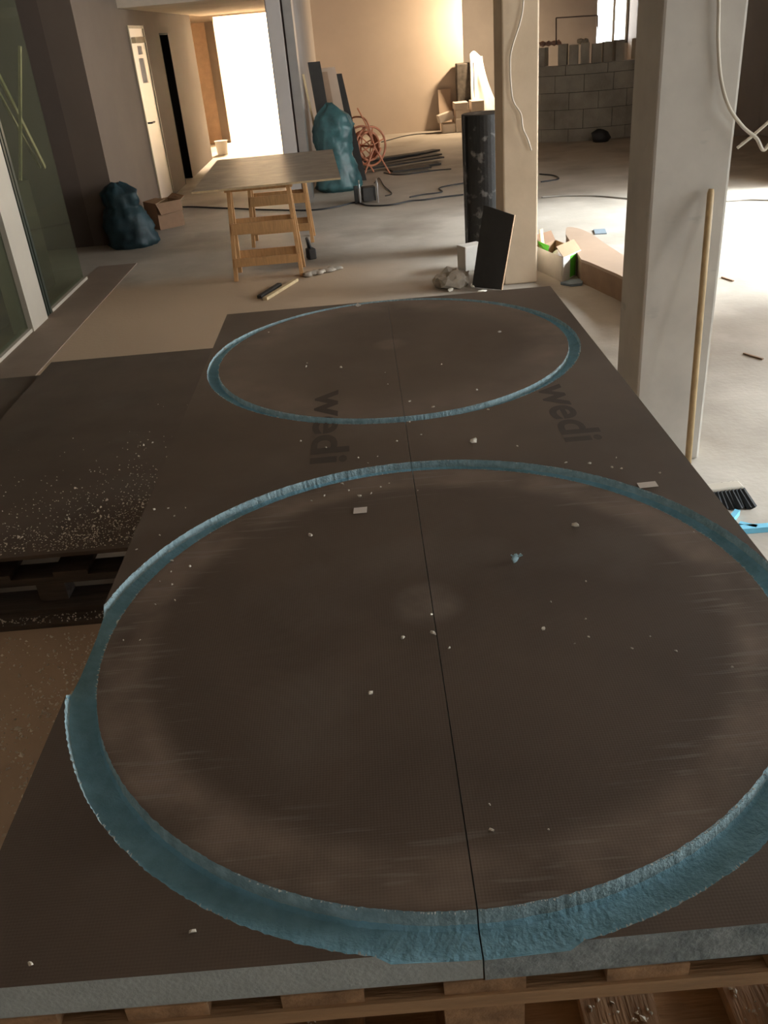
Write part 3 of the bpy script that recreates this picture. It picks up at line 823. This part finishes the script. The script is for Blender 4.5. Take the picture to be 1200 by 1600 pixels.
# ------------------------------------------------------------------ trestle table
tt = obj('chipboard_sheet', slab(bmesh.new(), [(-1.28, 6.92, .735), (-.15, 6.99, .735), (-.24, 8.84, .735), (-1.33, 8.79, .735)], 0.015), [m_form])
tag(tt, 'brown chipboard sheet laid across two wooden trestles', 'sheet')
bm = bmesh.new(); bar(bm, (-1.28, 6.917, .7425), (-.15, 6.987, .7425), 0.002, 0.014, Vector((0, 1, 0))); obj('sawn_edge', bm, m_formedge, tt)
def trestle(xl, xr, y0, y1, label):
    r = thing('trestle', ((xl + xr) / 2, (y0 + y1) / 2, 0), label, 'trestle', 'trestles under the chipboard sheet')
    ym = (y0 + y1) / 2; zt_ = 0.735
    for y, s in ((y0, -1), (y1, 1)):
        for x, k in ((xl, 1), (xr, -1)):
            bm = bmesh.new(); bar(bm, (x, y, 0), (x + 0.035 * k, ym + 0.025 * s, zt_ - 0.03), 0.03, 0.05, Vector((1, 0, 0))); obj('leg', bm, m_trest, r)
        for z, h in ((0.40, 0.085), (0.145, 0.065)):
            f = z / zt_; yy = y + (ym + 0.025 * s - y) * f - 0.026 * s * (-1)
            bm = bmesh.new(); bar(bm, (xl + 0.035 * f, yy, z), (xr - 0.035 * f, yy, z), h, 0.018, Vector((0, 0, 1))); obj('rail', bm, m_trest, r)
    obj('top_rail', box(xl + 0.0, xr - 0.0, ym - 0.05, ym + 0.05, zt_ - 0.06, zt_), m_trest, r)
    return r
trestle(-1.085, -0.545, 7.15, 7.46, 'orange pine trestle under the near end of the chipboard sheet')
trestle(-1.06, -0.50, 8.40, 8.72, 'orange pine trestle under the far end of the chipboard sheet')
for (a, b, lab_) in (((405, 464), (437, 444), 'short dark batten on the floor in front of the near trestle'), ((414, 467), (463, 437), 'pale batten on the floor in front of the near trestle')):
    bm = bmesh.new(); p, q_ = onz(*a, 0.012), onz(*b, 0.012); bar(bm, p, q_, 0.035, 0.022, Vector((1, 0, 0)))
    o = obj('wood_batten', bm, m_pine if 'pale' in lab_ else m_plan); tag(o, lab_, 'batten')
bm = bmesh.new()
for i in range(7):
    c = onz(482 + i * 7, 431 - i * 1.5); lump(bm, (c.x, c.y, 0.014), (0.045, 0.07, 0.018), i * 1.1, 2)
for v in bm.verts: v.co.z = max(0, v.co.z)
o = obj('crumpled_film', bm, m_rubble, smooth=True); tag(o, 'crumpled dusty film on the floor by the right trestle leg', 'film')
tl = thing('power_tool', (-0.52, 7.75, 0), 'small dark power tool on the floor under the chipboard sheet', 'tool')
bm = bmesh.new(); c = onz(487, 404)
B(bm, -0.035, 0.035, -0.05, 0.05, 0.0, 0.09, RZ(20), c); obj('body', bm, m_dkpanel, tl, bevel=0.01)
bm = bmesh.new(); tube(bm, [c + Vector((0, 0, 0.085)), c + Vector((-0.02, 0.03, 0.15)), c + Vector((-0.03, 0.12, 0.15)), c + Vector((-0.02, 0.14, 0.05))], 0.014); obj('handle', bm, m_cable, tl)
tl = thing('angle_grinder', (-0.75, 7.7, 0), 'grinder with a red switch lying between the trestles', 'tool')
c = onz(440, 402); bm = bmesh.new(); tube(bm, [c + Vector((-0.13, 0.05, 0.035)), c + Vector((-.02, 0, 0.04)), c + Vector((0.09, -0.03, 0.035))], [0.025, 0.034, 0.028], 12); obj('body', bm, m_cable, tl)
obj('switch', box(-0.03, 0.03, -0.02, 0.02, 0.06, 0.082, RZ(-15), c), m_copper, tl)
obj('disc', cyl(bmesh.new(), (c.x + 0.13, c.y - 0.04, 0.004), 0.055, 0.008, 24), m_dkpanel, tl)

# ------------------------------------------------------------------ bags, carton on the left
bg1 = obj('rubbish_bag', lathe_bag((-2.32, 8.98, 0), [(0.0, 0.19), (0.03, 0.225), (0.18, 0.22), (0.32, 0.20), (0.39, 0.15), (0.44, 0.165), (0.52, 0.16), (0.58, 0.10), (0.61, 0.04)], 3.0, 0.17, (1, 0.8), lean=(-0.06, 0)), m_blue, smooth=True)
tag(bg1, 'dark blue tied rubbish bag in the niche by the left wall', 'bag')
cb = thing('cardboard_box', (-2.2, 9.8, 0), 'small brown cardboard box on the floor near the white door', 'box')
rot = RZ(38); at = Vector((-2.17, 9.92, 0))
for nm, a, mm in (('side', (-0.15, 0.15, -0.15, -0.144, 0, 0.27), m_cardd), ('side', (0.144, 0.15, -0.144, 0.144, 0, 0.27), m_cardb), ('side', (-0.15, 0.15, 0.144, 0.15, 0, 0.27), m_cardb), ('side', (-0.15, -0.144, -0.144, 0.144, 0, 0.27), m_cardd), ('bottom', (-0.144, 0.144, -0.144, 0.144, 0, 0.005), m_cardd)):  # lit and shaded sides of one box put into two tones
    obj(nm, box(*a, rot, at), mm, cb)
w = rot @ Vector((1, 0, 0)); u = rot @ Vector((0, 1, 0)); Zv = Vector((0, 0, 1))
a = at - u * 0.15 + Zv * 0.27
obj('flap', slab(bmesh.new(), [a - w * .15, a + w * .15, a + w * .13 - u * 0.06 - Zv * .10, a - w * .14 - u * 0.07 - Zv * .11], 0.004), m_cardd, cb)
a = at + w * 0.15 + Zv * 0.27
obj('flap', slab(bmesh.new(), [a - u * .15, a + u * .15, a + u * .12 + w * 0.05 + Zv * .04, a - u * .13 + w * 0.06 + Zv * .03], 0.004), m_cardb, cb)
a = at - w * 0.15 + Zv * 0.27
obj('flap', slab(bmesh.new(), [a - u * .15, a + u * .15, a + u * .12 + w * 0.14 + Zv * .02, a - u * .13 + w * 0.13 + Zv * .03], 0.004), m_cardb, cb)

bgt = obj('rubble_sack', lathe_bag((-0.27, 11.34, 0), [(0.0, 0.22), (0.04, 0.275), (0.22, 0.25), (0.40, 0.20), (0.55, 0.215), (0.72, 0.24), (0.84, 0.19), (0.92, 0.10), (0.97, 0.04)], 8.0, 0.15, (1, 0.8), lean=(-0.02, 0)), m_teal, smooth=True)
tag(bgt, 'tall teal rubble sack beside the metal-edged pillar', 'sack')
# boards leaning sideways on the partition behind the teal sack
for (y, h, xb, m, w_, lab_) in ((11.62, 1.30, -0.44, m_pine, .025, 'thin pale-edged board leaning nearest the metal-edged pillar'), (11.70, 1.42, -0.40, m_dkpanel, .15, 'tallest black board leaning behind the teal sack'), (11.78, 1.30, -0.33, m_tanside, .17, 'brown board leaning behind the teal sack, between two black ones'),
                                (11.86, 1.34, -0.20, m_tan, .17, 'tan board leaning behind the teal sack'), (11.94, 1.26, -0.06, m_dkpanel, .14, 'rightmost black board leaning behind the teal sack')):
    xt = xb - 0.10 - 0.25 * (xb + 0.45)
    xt = max(xt, -0.585) if w_ > 0.03 else -0.59
    bm = slab(bmesh.new(), [(xb, y, 0), (xb + w_, y, 0), (xt + w_, y + .03, h), (xt, y + .03, h)], -0.02)
    o = obj('leaning_board', bm, m); tag(o, lab_, 'board', 'boards leaning behind the teal sack')

# ------------------------------------------------------------------ hose reel, dark planks, device, floor cables
hr = thing('hose_reel', (0.12, 12.40, 0), 'orange hose reel on a tube stand in front of the back wall', 'reel')
C = ony(572, 228, 12.30); ax = Vector((0.55, -0.83, 0)).normalized(); sd = Vector((0.83, 0.55, 0)).normalized()
def circ(c, r, n=36): return [c + sd * (r * math.cos(2 * PI * k / n)) + Zv * (r * math.sin(2 * PI * k / n)) for k in range(n)]
for s in (-0.11, 0.11):
    obj('rim', tube(bmesh.new(), circ(C + ax * s, 0.235), 0.014, 8, True), m_copper, hr, smooth=True)
    for k in range(3):
        a = PI * k / 3 + 0.3; d_ = sd * math.cos(a) + Zv * math.sin(a)
        obj('spoke', tube(bmesh.new(), [C + ax * s - d_ * 0.235, C + ax * s + d_ * 0.235], 0.009, 6), m_copper, hr)
bm = bmesh.new(); hp = []
for k in range(5 * 28):
    a = 2 * PI * k / 28; hp.append(C + ax * (-0.09 + 0.18 * k / 140) + sd * (0.17 * math.cos(a)) + Zv * (0.17 * math.sin(a)))
tube(bm, hp, 0.017, 7); obj('hose', bm, m_copper, hr, smooth=True)
obj('axle', tube(bmesh.new(), [C - ax * 0.2, C + ax * 0.2], 0.014, 8), m_copper, hr)
for s in (-0.19, 0.19):
    for k in (-1, 1):
        obj('leg', tube(bmesh.new(), [C + ax * s, C + ax * s + sd * (0.22 * k) + Vector((0, 0, 0.008 - C.z))], 0.011, 7), m_copper, hr)
bm = tube(bmesh.new(), spline([C + ax * 0.19, C + ax * 0.19 + Zv * 0.30 - sd * 0.08, C + Zv * 0.36 - sd * 0.08, C - ax * .19 + Zv * .30 - sd * .08, C - ax * .19], 6), 0.011, 7); obj('carry_handle', bm, m_copper, hr, smooth=True)
obj('crank', tube(bmesh.new(), [C + ax * 0.2, C + ax * 0.2 + Zv * 0.30 - sd * 0.12, C + ax * 0.2 + Zv * 0.48 - sd * 0.22], 0.009, 6), m_copper, hr)
rp = random.Random(4)
ends = [((556, 262), (682, 236)), ((558, 266), (686, 244)), ((562, 270), (690, 250)), ((606, 268), (686, 257)), ((612, 271), (672, 264)), ((560, 258), (660, 243))]
for i, (a, b) in enumerate(ends):
    bm = bmesh.new(); p, q_ = onz(*a), onz(*b); z = 0.018 + 0.012 * (i % 3)
    bar(bm, p + Zv * z, q_ + Zv * z, 0.16, 0.02, Vector((0, 1, 0)))
    o = obj('dark_plank', bm, m_plan); tag(o, 'dark plank in the flat fanned pile in front of the back wall', 'plank', 'fanned dark planks on the floor')
dv = thing('site_transformer', (0.08, 10.2, 0), 'small black site transformer with a tube frame on the floor', 'transformer')
c = onz(577, 316); obj('housing', box(-0.075, 0.075, -0.07, 0.07, 0.02, 0.17, RZ(8), c), m_dkpanel, dv, bevel=0.008)
for s in (-1, 1): obj('frame_tube', tube(bmesh.new(), spline([c + Vector((0.10 * s, -0.07, 0)), c + Vector((0.10 * s, -0.07, 0.21)), c + Vector((0.10 * s, 0.09, 0.21)), c + Vector((0.10 * s, 0.09, 0))], 5), 0.008, 6), m_metal, dv)
c2_ = onz(558, 318); o = obj('steel_offcut', box(-0.022, 0.022, -0.022, 0.022, 0, 0.19, RZ(10), c2_), m_dkpanel); tag(o, 'short black steel post standing left of the site transformer', 'post')
def fcable(pp, r, lab_, m=m_cable): return cable('floor_cable', [onz(a, b, r + .001) for a, b in pp], r, m, lab_)
fcable([(255, 304), (268, 316), (276, 323), (300, 323), (350, 325), (430, 328), (490, 328), (530, 322), (556, 316), (575, 321), (610, 320), (640, 314), (662, 312), (690, 308), (724, 304)], 0.009, 'long black cable running from the white door towards the black roll')
fcable([(640, 308), (660, 304), (690, 300), (686, 294), (700, 290), (725, 286)], 0.008, 'black cable curling on the floor in front of the dark planks')
fcable([(843, 272), (865, 274), (873, 279), (860, 282), (845, 284)], 0.008, 'small loop of dark cable right of the pale pillar')
fcable([(846, 308), (880, 306), (930, 306), (978, 310), (1060, 318), (1135, 314), (1170, 312), (1210, 313)], 0.008, 'thin grey cable crossing the bright floor behind the grey pillar', m_gcable)
fcable([(600, 270), (625, 273), (680, 266), (705, 264)], 0.008, 'dark cable along the near side of the dark planks')
fcable([(596, 222), (640, 211), (690, 207)], 0.008, 'dark cable on the floor along the back wall')
fcable([(585, 286), (592, 278), (600, 290), (612, 302), (602, 306)], 0.006, 'thin wire curling up beside the site transformer')

# ------------------------------------------------------------------ stack of pale boxes and wrapped goods at the back
by = 17.0
def pbox(a, b, c, d, y0, y1, m, lab_, rotd=0):
    p = ony(a, b, y0); q_ = ony(c, d, y0)
    o = obj('pale_box', box(min(p.x, q_.x), max(p.x, q_.x), y0, y1, min(p.z, q_.z), max(p.z, q_.z)), m, bevel=0.006); tag(o, lab_, 'box', 'pale boxes stacked at the corner of the back wall'); return o
def zbox(x0, x1, y0, y1, z0, z1, m, lab_, name='pale_box'):
    o = obj(name, box(x0, x1, y0, y1, z0, z1), m, bevel=0.006); tag(o, lab_, 'box', 'pale boxes stacked at the corner of the back wall'); return o
zbox(1.52, 1.74, 16.48, 16.84, 0, 0.15, m_brick, 'bottom left box of the pale stack at the back wall corner')
zbox(1.75, 2.02, 16.46, 16.84, 0, 0.22, m_brick, 'bottom right box of the pale stack at the back wall corner')
zbox(1.76, 2.00, 16.48, 16.84, 0.22, 0.36, m_brick, 'middle right box of the pale stack at the back wall corner')
zbox(1.74, 1.98, 16.48, 16.84, 0.36, 0.47, m_brick, 'top box of the pale stack at the back wall corner')
zbox(2.03, 2.22, 16.46, 16.82, 0, 0.20, m_brick, 'bottom box at the right end of the pale stack')
zbox(2.03, 2.25, 16.44, 16.82, 0.20, 0.48, m_brick, 'tall box at the right end of the pale stack')
bm = bmesh.new(); B(bm, -0.13, 0.13, -0.1, 0.1, 0, 0.13, RY(-14) @ RZ(8), (1.60, 16.66, 0.19))
o = obj('tilted_box', bm, m_brick, bevel=0.006); tag(o, 'tilted pale box sliding off the left of the stack', 'box', 'pale boxes stacked at the corner of the back wall')
bm = slab(bmesh.new(), [(1.52, 17.02, 0), (1.74, 17.02, 0), (1.74, 17.17, 0.66), (1.52, 17.17, 0.66)], 0.02)
o = obj('leaning_board', bm, m_tan); tag(o, 'tan board leaning on the back wall behind the pale boxes', 'board')
wg = thing('wrapped_goods', (2.1, 17.08, 0), 'dark goods under a white plastic sheet at the corner of the back wall', 'goods')
obj('goods', box(1.84, 2.16, 16.99, 17.17, 0, 1.06), m_dkgood, wg, bevel=0.02)
bm = bmesh.new(); NX, NZ = 18, 22
rows = []
for j in range(NZ + 1):
    t_ = j / NZ; row = []
    for i in range(NX + 1):
        s = i / NX
        x = 2.08 + s * (0.26 + 0.42 * t_ ** 1.5); z = max(0.0, 1.16 * (1 - t_) + 0.02 + 0.05 * math.sin(s * 5) * (1 - t_))
        y = 16.98 - 0.03 * t_ - 0.05 * math.sin(s * 11 + t_ * 2) * (0.3 + t_) + 0.25 * s + 0.04 * noise.noise(Vector((s * 5, t_ * 3, 1)))
        row.append(bm.verts.new((x, y, z)))
    rows.append(row)
for j in range(NZ):
    for i in range(NX): bm.faces.new((rows[j][i], rows[j][i + 1], rows[j + 1][i + 1], rows[j + 1][i]))
sh = obj('plastic_sheet', bm, m_wrap, wg, smooth=True); so = sh.modifiers.new('solid', 'SOLIDIFY'); so.thickness = 0.004
bk = thing('bucket', (-2.36, 16.35, 0), 'small white bucket at the corridor corner', 'bucket')
obj('pail', cyl(bmesh.new(), (-2.36, 16.35, 0), 0.09, 0.22, 24, 0.11), m_white, bk)
obj('rim', tube(bmesh.new(), [(-2.36 + .112 * math.cos(k * PI / 12), 16.35 + .112 * math.sin(k * PI / 12), .218) for k in range(24)], 0.007, 6, True), m_white, bk)

# ------------------------------------------------------------------ round block wall
bwc, bwr = Vector((3.72, 15.45, 0)), 1.62
bw = thing('wall_blocks', (3.72, 13.83, 0), None, None, kind='structure')
courses = [(0.0, 0.175), (0.18, 0.435), (0.44, 0.665), (0.67, 0.895), (0.90, 1.025), (1.03, 1.30)]
rk = random.Random(9)
bm = bmesh.new()                                            # mortar core
poly = []
for k in range(25): a = math.radians(205 + 130 * k / 24); poly.append((bwc.x + (bwr - .014) * math.cos(a), bwc.y + (bwr - .014) * math.sin(a)))
for k in range(25): a = math.radians(335 - 130 * k / 24); poly.append((bwc.x + (bwr - .16) * math.cos(a), bwc.y + (bwr - .16) * math.sin(a)))
prism(bm, poly, 0, 1.02); obj('mortar_core', bm, m_mortar, bw)
for ci, (z0, z1) in enumerate(courses):
    L_ = 0.42 if ci not in (4, 5) else (0.6 if ci == 4 else 0.165)
    da = math.degrees(L_ / bwr); a = 205 + (da / 2 if ci % 2 else 0)
    while a + da < 335:
        if ci == 5:
            if int(a / da) % 7 == 5: a += da; continue
            w0, w1 = a + da * 0.03, a + da * 0.80
        else: w0, w1 = a + 0.14, a + da - 0.14
        out = bwr + rk.uniform(-0.004, 0.010); inn = bwr - 0.17
        if ci == 5 and int(a / da) % 2: out -= 0.03
        ps = [(bwc.x + out * math.cos(math.radians(w)), bwc.y + out * math.sin(math.radians(w))) for w in (w0, (w0 + w1) / 2, w1)]
        ps += [(bwc.x + inn * math.cos(math.radians(w)), bwc.y + inn * math.sin(math.radians(w))) for w in (w1, (w0 + w1) / 2, w0)]
        top = z1 - (rk.uniform(0, 0.03) if ci == 5 else 0)
        obj('block', prism(bmesh.new(), ps, z0 + 0.002, top), m_block, bw)
        a += da
for i, (a, b) in enumerate(((848, 74), (857, 71), (866, 73), (873, 77), (907, 66), (915, 64))):
    p = ony(a, b, 14.15); bm = lump(bmesh.new(), (p.x, p.y, 1.30 + 0.02), (0.05, 0.05, 0.04), i * 0.9 + 0.2, 1)
    o = obj('broken_brick', bm, m_pink if i < 4 else m_block); tag(o, 'broken brick piece lying on top of the round block wall', 'brick', 'broken bricks on the block wall')
mf = thing('metal_frame', (3.1, 14.35, 1.3), 'thin dark rectangular frame standing on the round block wall', 'frame')
pa, pb = ony(869, 70, 14.0), ony(869, 28, 14.0); pc, pd = ony(934, 24, 14.0), ony(934, 66, 14.0)
for a, b in ((pa, pb), (pb, pc), (pc, pd)): obj('bar', bar(bmesh.new(), Vector((a.x, 14.0, max(a.z, 1.27))), Vector((b.x, 14.0, max(b.z, 1.27))), 0.016, 0.016, Vector((0, 1, 0))), m_slot, mf)
bm = bmesh.new(); c = onz(935, 220); lump(bm, (c.x, c.y - .12, 0.05), (0.13, 0.10, 0.15), 1.9, 2)
for v in bm.verts: v.co.z = max(0, v.co.z)
o = obj('black_sack', bm, m_cable, smooth=True); tag(o, 'small black sack at the foot of the round block wall', 'sack')

# ------------------------------------------------------------------ battens behind the glass
def xpt(px, py, x):
    d = ray(px, py); t_ = x / d.x; return Vector((x, d.y * t_, CAM_H + d.z * t_))
for (a, b, x0, x1, lab_) in (((32, 282), (31, 72), -2.76, -2.55, 'pale batten leaning upright behind the dusty glass'), ((70, 263), (-22, 78), -2.81, -2.60, 'pale batten slanting across behind the dusty glass'),
                             ((66, 276), (-10, 130), -2.86, -2.68, 'thin dull batten slanting behind the other two, behind the glass')):
    p = xpt(*a, x0); q_ = xpt(*b, x1); p.z = max(p.z, 0.862)
    bm = bmesh.new(); bar(bm, p, q_, 0.03 if 'dull' not in lab_ else 0.015, 0.02, Vector((0, 1, 0)))
    o = obj('wood_batten', bm, m_pine); tag(o, lab_, 'batten', 'battens behind the glass')

# ------------------------------------------------------------------ lamps
def area_lamp(name, loc, target, sx, sy, power, col, parent=None):
    l = bpy.data.lights.new(name, 'AREA'); l.shape = 'RECTANGLE'; l.size = sx; l.size_y = sy; l.energy = power; l.color = col
    o = bpy.data.objects.new(name, l); COL.objects.link(o)
    o.location = loc; o.rotation_euler = (Vector(target) - Vector(loc)).to_track_quat('-Z', 'Y').to_euler()
    return o
WARM = (1.0, 0.76, 0.50)
wl = thing('ceiling_lamp', (-1.9, 19.9, CEIL), 'bright ceiling lamp in the room beyond the corridor', 'lamp')
obj('lamp_housing', box(-2.6, -1.2, 19.75, 20.05, CEIL - 0.06, CEIL), m_white, wl)
obj('lamp_diffuser', box(-2.58, -1.22, 19.77, 20.03, CEIL - 0.07, CEIL - 0.06), emit('lamp_glow', (1, 0.8, 0.55), 6), wl)
area_lamp('corridor_lamp_light', (-1.9, 19.9, CEIL - 0.08), (-1.9, 19.9, 0), 1.3, 0.25, 720, (1.0, 0.78, 0.52))
ws = thing('work_lamp', (2.85, 16.6, 0), 'work lamp on a tripod hidden behind the pale pillar', 'lamp')
LP = Vector((2.85, 16.55, 1.95))
obj('pole', tube(bmesh.new(), [LP - Vector((0, 0, 0.1)), Vector((2.85, 16.55, 0.35))], 0.014, 8), m_metal, ws)
for k in range(3):
    a = 2 * PI * k / 3 + 0.4; obj('leg', tube(bmesh.new(), [(2.85, 16.55, 0.7), (2.85 + .3 * math.cos(a), 16.55 + .3 * math.sin(a), 0.0)], 0.011, 7), m_metal, ws)
tgt = Vector((1.9, 17.2, 1.2)); dr = (tgt - LP).normalized()
qr = dr.to_track_quat('-Z', 'Y').to_matrix()
obj('lamp_head', box(-0.13, 0.13, -0.09, 0.09, 0.0, 0.07, qr, LP), m_dkpanel, ws)
obj('lamp_glass', box(-0.12, 0.12, -0.08, 0.08, -0.006, 0.0, qr, LP), emit('work_lamp_glow', (1, 0.8, 0.55), 8), ws)
area_lamp('work_lamp_light', LP + dr * 0.02, tgt, 0.22, 0.15, 72, WARM)

# ------------------------------------------------------------------ crumbs, papers, offcuts
def crumb(px, py, s, z=TZ, m=None, name='foam_crumb', lab_='pale crumb of sawn board lying on the big table top', seed=0):
    p = onz(px, py, z); s = s * (p - Vector((0, 0, CAM_H))).length / F_PX
    rq = random.Random(px * 7 + py); bm = lump(bmesh.new(), (p.x, p.y, z + s * 0.3), (s * rq.uniform(.45, .75), s * rq.uniform(.22, .45), s * rq.uniform(.25, .4)), seed + px * 0.013, 1)
    for v in bm.verts: v.co += Vector((rq.uniform(-1, 1), rq.uniform(-1, 1), rq.uniform(-.5, 1))) * s * 0.13; v.co.z = max(v.co.z, z)
    o = obj(name, bm, m or m_chip); tag(o, lab_, 'crumb', 'crumbs on the big table top'); return o
# blue torn chunk with spikes
p = onz(805, 878, TZ); bm = bmesh.new()
lump(bm, (p.x, p.y, TZ + 0.008), (0.009, 0.005, 0.008), 4.2, 2)
for dx, dz in ((-0.008, 0.016), (0.010, 0.017), (0.013, 0.011), (-0.003, 0.013)):
    bar(bm, (p.x + dx * .3, p.y, TZ + .010), (p.x + dx, p.y - 0.002, TZ + .008 + dz * .6), 0.0022, 0.0016)
o = obj('foam_chunk', bm, m_bchip); tag(o, 'torn spiky chunk of blue foam on the near disc', 'chunk')
big = [(740, 692, 11, 'white crumb between the two rings, with a long shadow'), (899, 823, 11, 'pale crumb on the near disc right of the blue foam chunk'), (677, 992, 13, 'pale block-shaped crumb beside the seam at the middle of the near disc'), (674, 962, 8, 'dark-edged crumb at the dusty middle of the near disc'),
       (579, 1085, 9, 'slim crumb on the near disc below its middle'), (629, 998, 7, 'small crumb left of the seam on the near disc'), (485, 838, 8, 'crumb beside the dark smudge on the near disc'), (562, 777, 7, 'white crumb just above the paper label on the near disc'),
       (849, 984, 7, 'brownish crumb right of the middle of the near disc'), (301, 1457, 8, 'crumb near the front left edge of the table top'), (48, 1508, 8, 'crumb at the front left corner of the table top'), (560, 479, 8, 'crumb just inside the far rim of the far disc'), (768, 1298, 6, 'small crumb on the near disc low right')]
for i, (a, b, s, l_) in enumerate(big): crumb(a, b, s, seed=i, lab_=l_)
small = [(533, 575), (480, 568), (479, 574), (602, 583), (606, 601), (640, 628), (677, 637), (640, 660), (658, 680), (620, 690), (763, 641), (808, 698), (560, 716), (590, 714), (575, 724), (535, 757), (545, 767), (595, 762), (608, 756), (580, 772), (507, 776), (487, 783),
         (884, 724), (921, 725), (956, 731), (963, 716), (971, 733), (1031, 740), (916, 909), (915, 968), (920, 996), (898, 1006), (1016, 995), (988, 1014), (1056, 1018), (1144, 1043), (861, 941), (269, 877), (268, 894), (250, 909), (269, 914), (243, 945), (274, 939), (193, 1001), (219, 1001), (265, 862), (241, 797), (263, 795), (273, 807), (290, 794), (250, 837), (214, 859), (297, 886), (857, 1297), (765, 1258), (1084, 832), (702, 1013), (653, 767), (352, 546), (420, 520), (690, 570), (745, 610), (780, 520), (510, 700), (470, 690)]
for i, (a, b) in enumerate(small): crumb(a, b, random.Random(i).uniform(2.6, 4.8), seed=i, lab_='tiny pale crumb scattered on the big table top')
def label_at(px0, py0, px1, py1, px2, py2, lab_):
    a, b, c = onz(px0, py0, TZ + .001), onz(px1, py1, TZ + .001), onz(px2, py2, TZ + .001)
    o = obj('paper_label', slab(bmesh.new(), [a, b, b + c - a, c], 0.0006), m_paper); tag(o, lab_, 'label')
label_at(552, 803, 573, 801, 553, 794, 'small cream paper label on the near disc')
label_at(1000, 763, 1029, 760, 995, 755, 'small cream paper label outside the near ring on the right')
# floor debris
for (a, b, c, d_, lab_) in ((1128, 433, 1146, 439, 'thin dark stick on the bright floor behind the grey pillar'), (1162, 552, 1192, 561, 'thin reddish stick on the floor right of the grey pillar')):
    bm = bmesh.new(); bar(bm, onz(a, b, .005), onz(c, d_, .005), 0.012, 0.008, Vector((0, 1, 0))); o = obj('wood_stick', bm, m_tanside); tag(o, lab_, 'stick')
for (a, b, c, d_, lab_) in ((1150, 828, 1230, 822, 'bright blue foam strip on the floor right of the table'), (1140, 815, 1152, 800, 'short blue foam strip on the floor by the broom head'), (1155, 820, 1182, 826, 'narrow blue foam strip crossing the longer one')):
    bm = bmesh.new(); bar(bm, onz(a, b, .012), onz(c, d_, .012), 0.03 if 'bright' in lab_ else 0.02, 0.022, Vector((0, 1, 0))); o = obj('foam_strip', bm, m_strip_b); tag(o, lab_, 'foam strip')
rc = random.Random(31)
def sprinkle(name, n, area, z, smin, smax, label, m, fn=None):
    """loose chips scattered over a rectangle (x0, y0, x1, y1) of a surface at height z"""
    bm = bmesh.new(); k = 0; tries = 0
    while k < n and tries < n * 40:
        tries += 1
        x, y = rc.uniform(area[0], area[2]), rc.uniform(area[1], area[3])
        if fn and rc.random() > fn(x, y): continue
        p = Vector((x, y, z)); s = rc.uniform(smin, smax) * (2.3 if rc.random() < 0.04 else 1)
        a = rc.uniform(0, 6.28); u_ = Vector((math.cos(a), math.sin(a), 0)) * s; v_ = Vector((-math.sin(a), math.cos(a), 0)) * s * rc.uniform(.3, .8)
        q_ = [bm.verts.new(p + u_), bm.verts.new(p + v_), bm.verts.new(p - u_), bm.verts.new(p - v_), bm.verts.new(p + Vector((rc.uniform(-.4, .4) * s, rc.uniform(-.4, .4) * s, s * rc.uniform(.6, 1.3))))]
        for f in ((0, 1, 4), (1, 2, 4), (2, 3, 4), (3, 0, 4), (3, 2, 1, 0)): bm.faces.new([q_[i] for i in f])
        k += 1
    o = obj(name, bm, m); tag(o, label, 'debris', kind='stuff'); return o
def patchy(x, y): return 0.35 + 0.65 * min(1, max(0, 0.5 + 1.6 * noise.noise(Vector((x * 5, y * 5, 2)))))
# chips the router threw off the left edge of the table, thinning out away from it
sprinkle('sawing_debris', 3400, (-1.95, 0.5, -0.56, 2.42), 0.0, 0.0022, 0.0072, 'pale sawing debris strewn on the floor left of the table', m_chip,
         lambda x, y: math.exp(-max(0, -0.9 - x) / 0.28) * math.exp(-abs(y - 2.0) / 0.55) * patchy(x, y))
sprinkle('sawing_debris', 1900, (-1.76, 2.53, -0.68, 3.9), LZ, 0.0013, 0.0040, 'pale sawing debris on the low stack beside the table edge', m_chip,
         lambda x, y: math.exp(-max(0, -0.95 - x) / 0.28) * math.exp(-(y - 2.53) / 0.22) * patchy(x, y))
sprinkle('sawing_debris', 320, (-1.75, LY0 - 0.065, -0.72, LY0 - 0.02), 0.018, 0.0018, 0.005, 'pale sawing debris on the plank under the low stack', m_chip)
sprinkle('sawing_debris', 420, (-0.43, 0.60, 0.54, 0.80), zt, 0.0013, 0.0038, 'pale sawing debris on the deck planks just inside the pallet stack', m_chip,
         lambda x, y: 0 if 0.0 < x < 0.12 or not any(px - 0.005 < x < px + pwid - 0.02 for px in pl) else (1.0 if x > 0.2 else 0.35))
